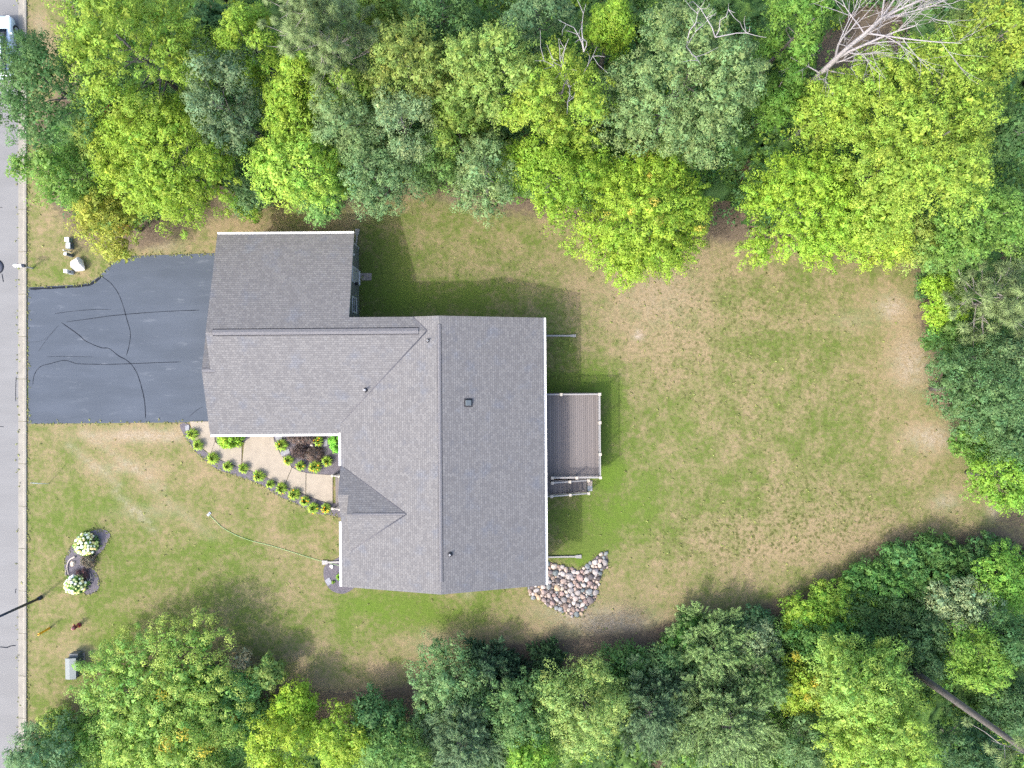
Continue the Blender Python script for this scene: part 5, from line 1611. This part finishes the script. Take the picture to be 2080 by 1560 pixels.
deciduous(692, 1508, 62, 4.2, S(150, 180, 52), 'maple', 'yellow green tree at the bottom edge right of the bright maple', 'round')
deciduous(600, 1440, 44, 3.2, S(150, 186, 42), 'maple', 'small vivid yellow green tree at the lawn edge right of the big maple', 'round')
deciduous(570, 1520, 66, 5, S(156, 184, 50), 'maple', 'vivid yellow green tree at the bottom edge beside the big maple', 'round')
deciduous(338, 1432, 176, 4.2, S(134, 172, 76), 'maple', 'big round green maple in the lower left', 'round', tips=S(166, 188, 84), frac=0.3, dens=1.15)
deciduous(345, 1525, 134, 5, S(152, 182, 76), 'maple', 'pale green maple at the bottom edge below the big round one', 'round', tips=S(216, 186, 50), frac=0.03)
deciduous(475, 1450, 86, 3.2, S(100, 146, 76), 'maple', 'blue green maple right of the big round one', 'round')
deciduous(78, 1535, 70, 6, S(104, 140, 92), 'aspen', 'grey green tree overhanging the kerb in the bottom left', 'fine')
deciduous(150, 1515, 62, 4, S(120, 160, 70), 'maple', 'low green maple between the kerbside tree and the big round maple', 'round')
deciduous(118, 1470, 34, 1.6, S(140, 168, 72), 'shrub', 'weedy light green shrub beside the kerb in the bottom left', 'bush')
deciduous(545, 1365, 32, 3, S(128, 154, 74), 'sapling', 'thin sparse sapling on the lawn right of the big maple', 'bush', dens=0.5)
deciduous(490, 1355, 26, 2.6, S(150, 146, 110), 'sapling', 'half bare greyish shrub right of the big maple', 'bush', dens=0.35)

# bare dead tree, upper right
def dead_tree():
    rng = random.Random(77)
    base = P(1583, 232)
    root = empty('dead_tree', base, 0, 'tall bare dead tree with white branches in the upper right', 'tree')
    b = MB()
    def grow(p, d, L_, r_, lvl, mb):
        n_ = 5
        pts = [p.copy()]; q = p.copy(); dd = d.copy()
        for i in range(n_):
            dd = (dd+Vector((rng.gauss(0, .10), rng.gauss(0, .10), rng.gauss(0.03, .06)))).normalized()
            q = q+dd*L_/n_; pts.append(q.copy())
        rr = [r_*(1-0.72*i/n_) for i in range(n_+1)]
        mb.tube(pts, rr, 7 if lvl < 2 else 4, False)
        if lvl >= 4: return
        k = [0, 5, 4, 3, 2][lvl] if lvl else 0
        for j in range(k):
            f = rng.uniform(0.3, 1.0); i = min(n_, int(f*n_))
            az = rng.uniform(0, 6.28); sp = rng.uniform(0.5, 0.95)
            u = dd.orthogonal().normalized(); w_ = dd.cross(u)
            nd = (dd*math.cos(sp)+(u*math.cos(az)+w_*math.sin(az))*math.sin(sp)+Vector((0.1, 0, 0.12))).normalized()
            grow(pts[i], nd, L_*rng.uniform(.45, .72), max(0.012, rr[i]*0.6), lvl+1, mb)
    tr = MB()
    tr.tube([(0, 0, -.05), (.05, 0, 5), (.25, .15, 9)], [.24, .20, .16], 10, False)
    tr.build('trunk', M['birch'], root)
    lm = MB()
    for d, L_, r_ in ((Vector((.02, .1, 1)), 7.5, .14), (Vector((.20, .02, 1)), 7, .12), (Vector((.34, -.14, .8)), 5.2, .10), (Vector((-.25, .2, .9)), 4.6, .08)):
        grow(Vector((.22, .13, 8.7)), d.normalized(), L_, r_, 1, lm)
    for z, d, L_ in ((7.4, Vector((.8, -.5, .4)), 3.2), (6.8, Vector((-.8, .3, .35)), 2.4), (8.2, Vector((.9, .1, .35)), 3.6), (7.8, Vector((-.3, -.8, .5)), 1.8)):
        grow(Vector((.12, .06, z)), d.normalized(), L_, .055, 2, lm)
    lm.build('limbs', M['birch'], root)
dead_tree()
def snag(px, py, z, label, seed, n=5, L_=2.6):
    rng = random.Random(seed)
    c = P(px, py, z)
    root = empty('bare_branch', c, 0, label, 'branch')
    b = MB()
    for i in range(n):
        d = Vector((rng.gauss(.15, .6), rng.gauss(.2, .6), rng.uniform(.5, 1.1))).normalized()
        p = Vector((0, 0, -1.2)); pts = [p]
        for k in range(5):
            d = (d+Vector((rng.gauss(0, .28), rng.gauss(0, .28), rng.gauss(0, .1)))).normalized(); p = p+d*L_/4; pts.append(p)
        b.tube(pts, [.035, .03, .026, .02, .014, .008], 5, False)
        for m_ in range(3):
            q = pts[rng.randint(2, 4)]; e = q+Vector((rng.gauss(0, .5), rng.gauss(0, .5), rng.uniform(.1, .5)))
            b.tube([q, q.lerp(e, .5)+Vector((rng.gauss(0, .08), rng.gauss(0, .08), 0)), e], [.018, .013, .007], 4, False)
    b.build('twigs', M['birch'], root)
snag(1405, 75, 12.6, 'bare white branches sticking out left in the oak crown', 1, 3, 1.9)
snag(1465, 55, 12.6, 'bare white branches sticking out right in the oak crown', 2, 3, 2.4)
snag(1190, 85, 12.6, 'bare white twigs above the yellow green maple', 3, 3, 2.0)
snag(1160, 160, 11.5, 'bare grey twigs inside the yellow green maple crown', 5, 6, 2.2)

# tall pine with a bare trunk, lower right
b0 = P(1804, 1327)
tp = pom_pine(0, 0, 120, 20, C_PG, 'tall_pine', 'tall pine with long bare trunk leaning out of the bottom right', cb=14.5, n=120, seed=51, base=(b0.x, b0.y, 0), trunk_r=0.235)
rngp = np.random.default_rng(3)

# undergrowth that fills the wood floor
GAPS = [(1725, 120, 2.6), (1780, 70, 2.4), (1290, 305, 0.9), (1470, 440, 1.2), (440, 60, 1.5), (400, 430, 1.5), (1660, 1420, 0.8), (870, 50, 0.8), (880, 370, 1.0)]
def undergrowth():
    rng = np.random.default_rng(12)
    pts = []
    X = rng.uniform(-37, 44, 19000); Y = rng.uniform(-33, 33, 19000)
    sd = np.maximum(poly_sdf(X, Y, FOREST_W[0]), poly_sdf(X, Y, FOREST_W[1]))
    nz = np.sin(X*0.9+1.3*np.sin(Y*0.5))*np.sin(Y*0.8+1.1*np.sin(X*0.6))
    ok = (sd > 0.7) & (nz > -0.75)
    for gpx, gpy, gr in GAPS:
        gc = P(gpx, gpy); ok &= (np.hypot(X-gc.x, Y-gc.y)+rng.normal(size=X.shape)*0.5*gr) > gr
    X, Y = X[ok], Y[ok]
    n = len(X)
    pc = np.stack([X, Y, 0.25+2.3*rng.random(n)**1.5*np.clip(sd[ok]/3, 0.2, 1)], axis=1)
    g = rng.random(n)
    base = np.where(g[:, None] < 0.5, np.array(C_DK[:3])[None], np.where(g[:, None] < 0.85, np.array(C_MG[:3])[None], np.array(C_YG2[:3])[None]))
    q, c, pn = puff_leaves(rng, pc, np.full(n, 0.6), 16, 0.24, (1, 1, 1), var=0.2, yellow=0.2, flat=0.6)
    c = c*base[np.repeat(np.arange(n), 16)]
    q[:, :, 2] = np.maximum(q[:, :, 2], 0.03)
    gx = np.arange(-38, 44, 0.5); gy = np.arange(-33, 33, 0.5)
    GX, GY = np.meshgrid(gx, gy)
    GX = GX+rng.uniform(-.12, .12, GX.shape); GY = GY+rng.uniform(-.12, .12, GY.shape)
    sg = np.maximum(poly_sdf(GX, GY, FOREST_W[0]), poly_sdf(GX, GY, FOREST_W[1]))
    hgt = np.clip((sg-0.9)/2.5, -0.4, 1)*(0.65+0.5*np.sin(GX*1.1+np.sin(GY*0.7)*1.3)*np.sin(GY*1.3+np.sin(GX*0.5))+0.35*rng.normal(size=GX.shape))
    hgt = np.where(sg < 0.9, -0.3, hgt)
    for gpx, gpy, gr in GAPS:
        gc = P(gpx, gpy); hgt = np.where(np.hypot(GX-gc.x, GY-gc.y) < gr, -0.3, hgt)
    nxg, nyg = len(gx), len(gy)
    cv = np.stack([GX, GY, hgt], axis=2).reshape(-1, 3)
    a_ = (np.arange(nyg-1)[:, None]*nxg+np.arange(nxg-1)[None, :]).reshape(-1)
    cf = np.stack([a_, a_+1, a_+nxg+1, a_+nxg], axis=1)
    keep = (cv[cf][:, :, 2].max(axis=1) > 0.02)
    cf = cf[keep]
    g2 = rng.random((len(cv), 1))
    cc = np.array(C_DK[:3])[None]*(1-g2)*1.1+np.array(C_MG[:3])[None]*g2
    cn = unit(rng.normal(size=cv.shape)*0.45+np.array([0, 0, 1.0]))
    tag(link('undergrowth', make_leaf_mesh('undergrowth', q, c, pn, (cv, cf, cn, cc)), None), 'low leafy undergrowth on the wood floor', 'undergrowth', kind='stuff')
undergrowth()

# coarse grass clumps in the lawn and along hard edges
def grass_tufts():
    rng = np.random.default_rng(44)
    n0 = 30000
    X = rng.uniform(-34, 37, n0); Y = rng.uniform(-27, 27, n0)
    ix = np.clip(np.searchsorted(MASK['X'], X), 0, len(MASK['X'])-1); iy = np.clip(np.searchsorted(MASK['Y'], Y), 0, len(MASK['Y'])-1)
    keep = (rng.random(n0) < 0.04+0.40*MASK['spots'][iy, ix]) & (MASK['sd'][iy, ix] < 0.5)
    # clear of the house, driveway, walk and beds
    for poly in (dw, [(-20.6, -3.6), (-20.6, 10.3), (-10.6, 10.3), (-10.6, 4.5), (2.0, 4.5), (2.3, -13.6), (-11.6, -13.6), (-11.6, -3.6)], [tuple(P(*q)[:2]) for q in ((384, 855), (384, 900), (430, 955), (560, 1010), (640, 1045), (695, 1052), (695, 855))],
                 ripw, [tuple(P(*I(*q))[:2]) for q in isl], [tuple(P(*q)[:2]) for q in ((655, 1125), (655, 1190), (695, 1208), (725, 1190), (725, 1125))]):
        keep &= poly_sdf(X, Y, poly) < 0.02
    X, Y = X[keep], Y[keep]
    def along(pts, step, jit):
        ox, oy = [], []
        for a, b in zip(pts, pts[1:]):
            L_ = math.hypot(b[0]-a[0], b[1]-a[1]); k = max(1, int(L_/step))
            t = rng.random(k)
            ox.append(a[0]+(b[0]-a[0])*t+rng.normal(size=k)*jit); oy.append(a[1]+(b[1]-a[1])*t+rng.normal(size=k)*jit)
        return np.concatenate(ox), np.concatenate(oy)
    ex, ey = [], []
    for pts, st in ((dw[:11], .10), (dw[11:], .12), ([(RX+0.68, -28), (RX+0.68, 28)], .12), ([(RX-0.03, -28), (RX-0.03, 28)], .6), ([tuple(P(1060+x/9.18, 1100+y/9.18)[:2]) for x, y in rip[4:]], .08),
                    ([tuple(P(*I(*q))[:2]) for q in isl+isl[:1]], .06), ([(2.0, 4.4), (1.9, 0)], .08), ([(-10.8, 9.9), (-10.85, 4.6)], .07), ([tuple(P(*q)[:2]) for q in ((372, 880), (405, 925), (440, 953), (530, 986), (600, 1024), (690, 1050))], .06)):
        a, b = along(pts, st*1.3, 0.09); ex.append(a); ey.append(b)
    ne = sum(len(a) for a in ex)
    X = np.concatenate([X]+ex); Y = np.concatenate([Y]+ey)
    n = len(X)
    size = np.concatenate([0.04+0.09*rng.random(n-ne)**2, 0.05+0.06*rng.random(ne)])
    per = 4
    idx = np.repeat(np.arange(n), per); m = len(idx)
    az = rng.random(m)*6.28; d = np.stack([np.cos(az), np.sin(az), np.zeros(m)], axis=1)
    pos = np.stack([X[idx], Y[idx], 0.03+0.04*rng.random(m)], axis=1)+d*size[idx][:, None]*0.6
    nr = unit(d*0.5+np.array([0, 0, 1.0])+rng.normal(size=(m, 3))*0.2)
    q = leaf_quads(rng, pos, nr, size[idx]*1.5, size[idx]*0.6, tdir=d)
    q[:, :, 2] = np.maximum(q[:, :, 2], 0.012)
    cols = np.where(rng.random((n, 1)) < 0.7, np.array(S(132, 136, 80)[:3])[None], np.array(S(146, 156, 84)[:3])[None])[idx]*np.clip(1+0.2*rng.normal(size=(m, 1)), .5, 1.6)
    tag(link('grass_tufts', make_leaf_mesh('grass_tufts', q, cols, nr), None), 'coarse grass clumps growing in the lawn', 'grass', kind='stuff')
grass_tufts()
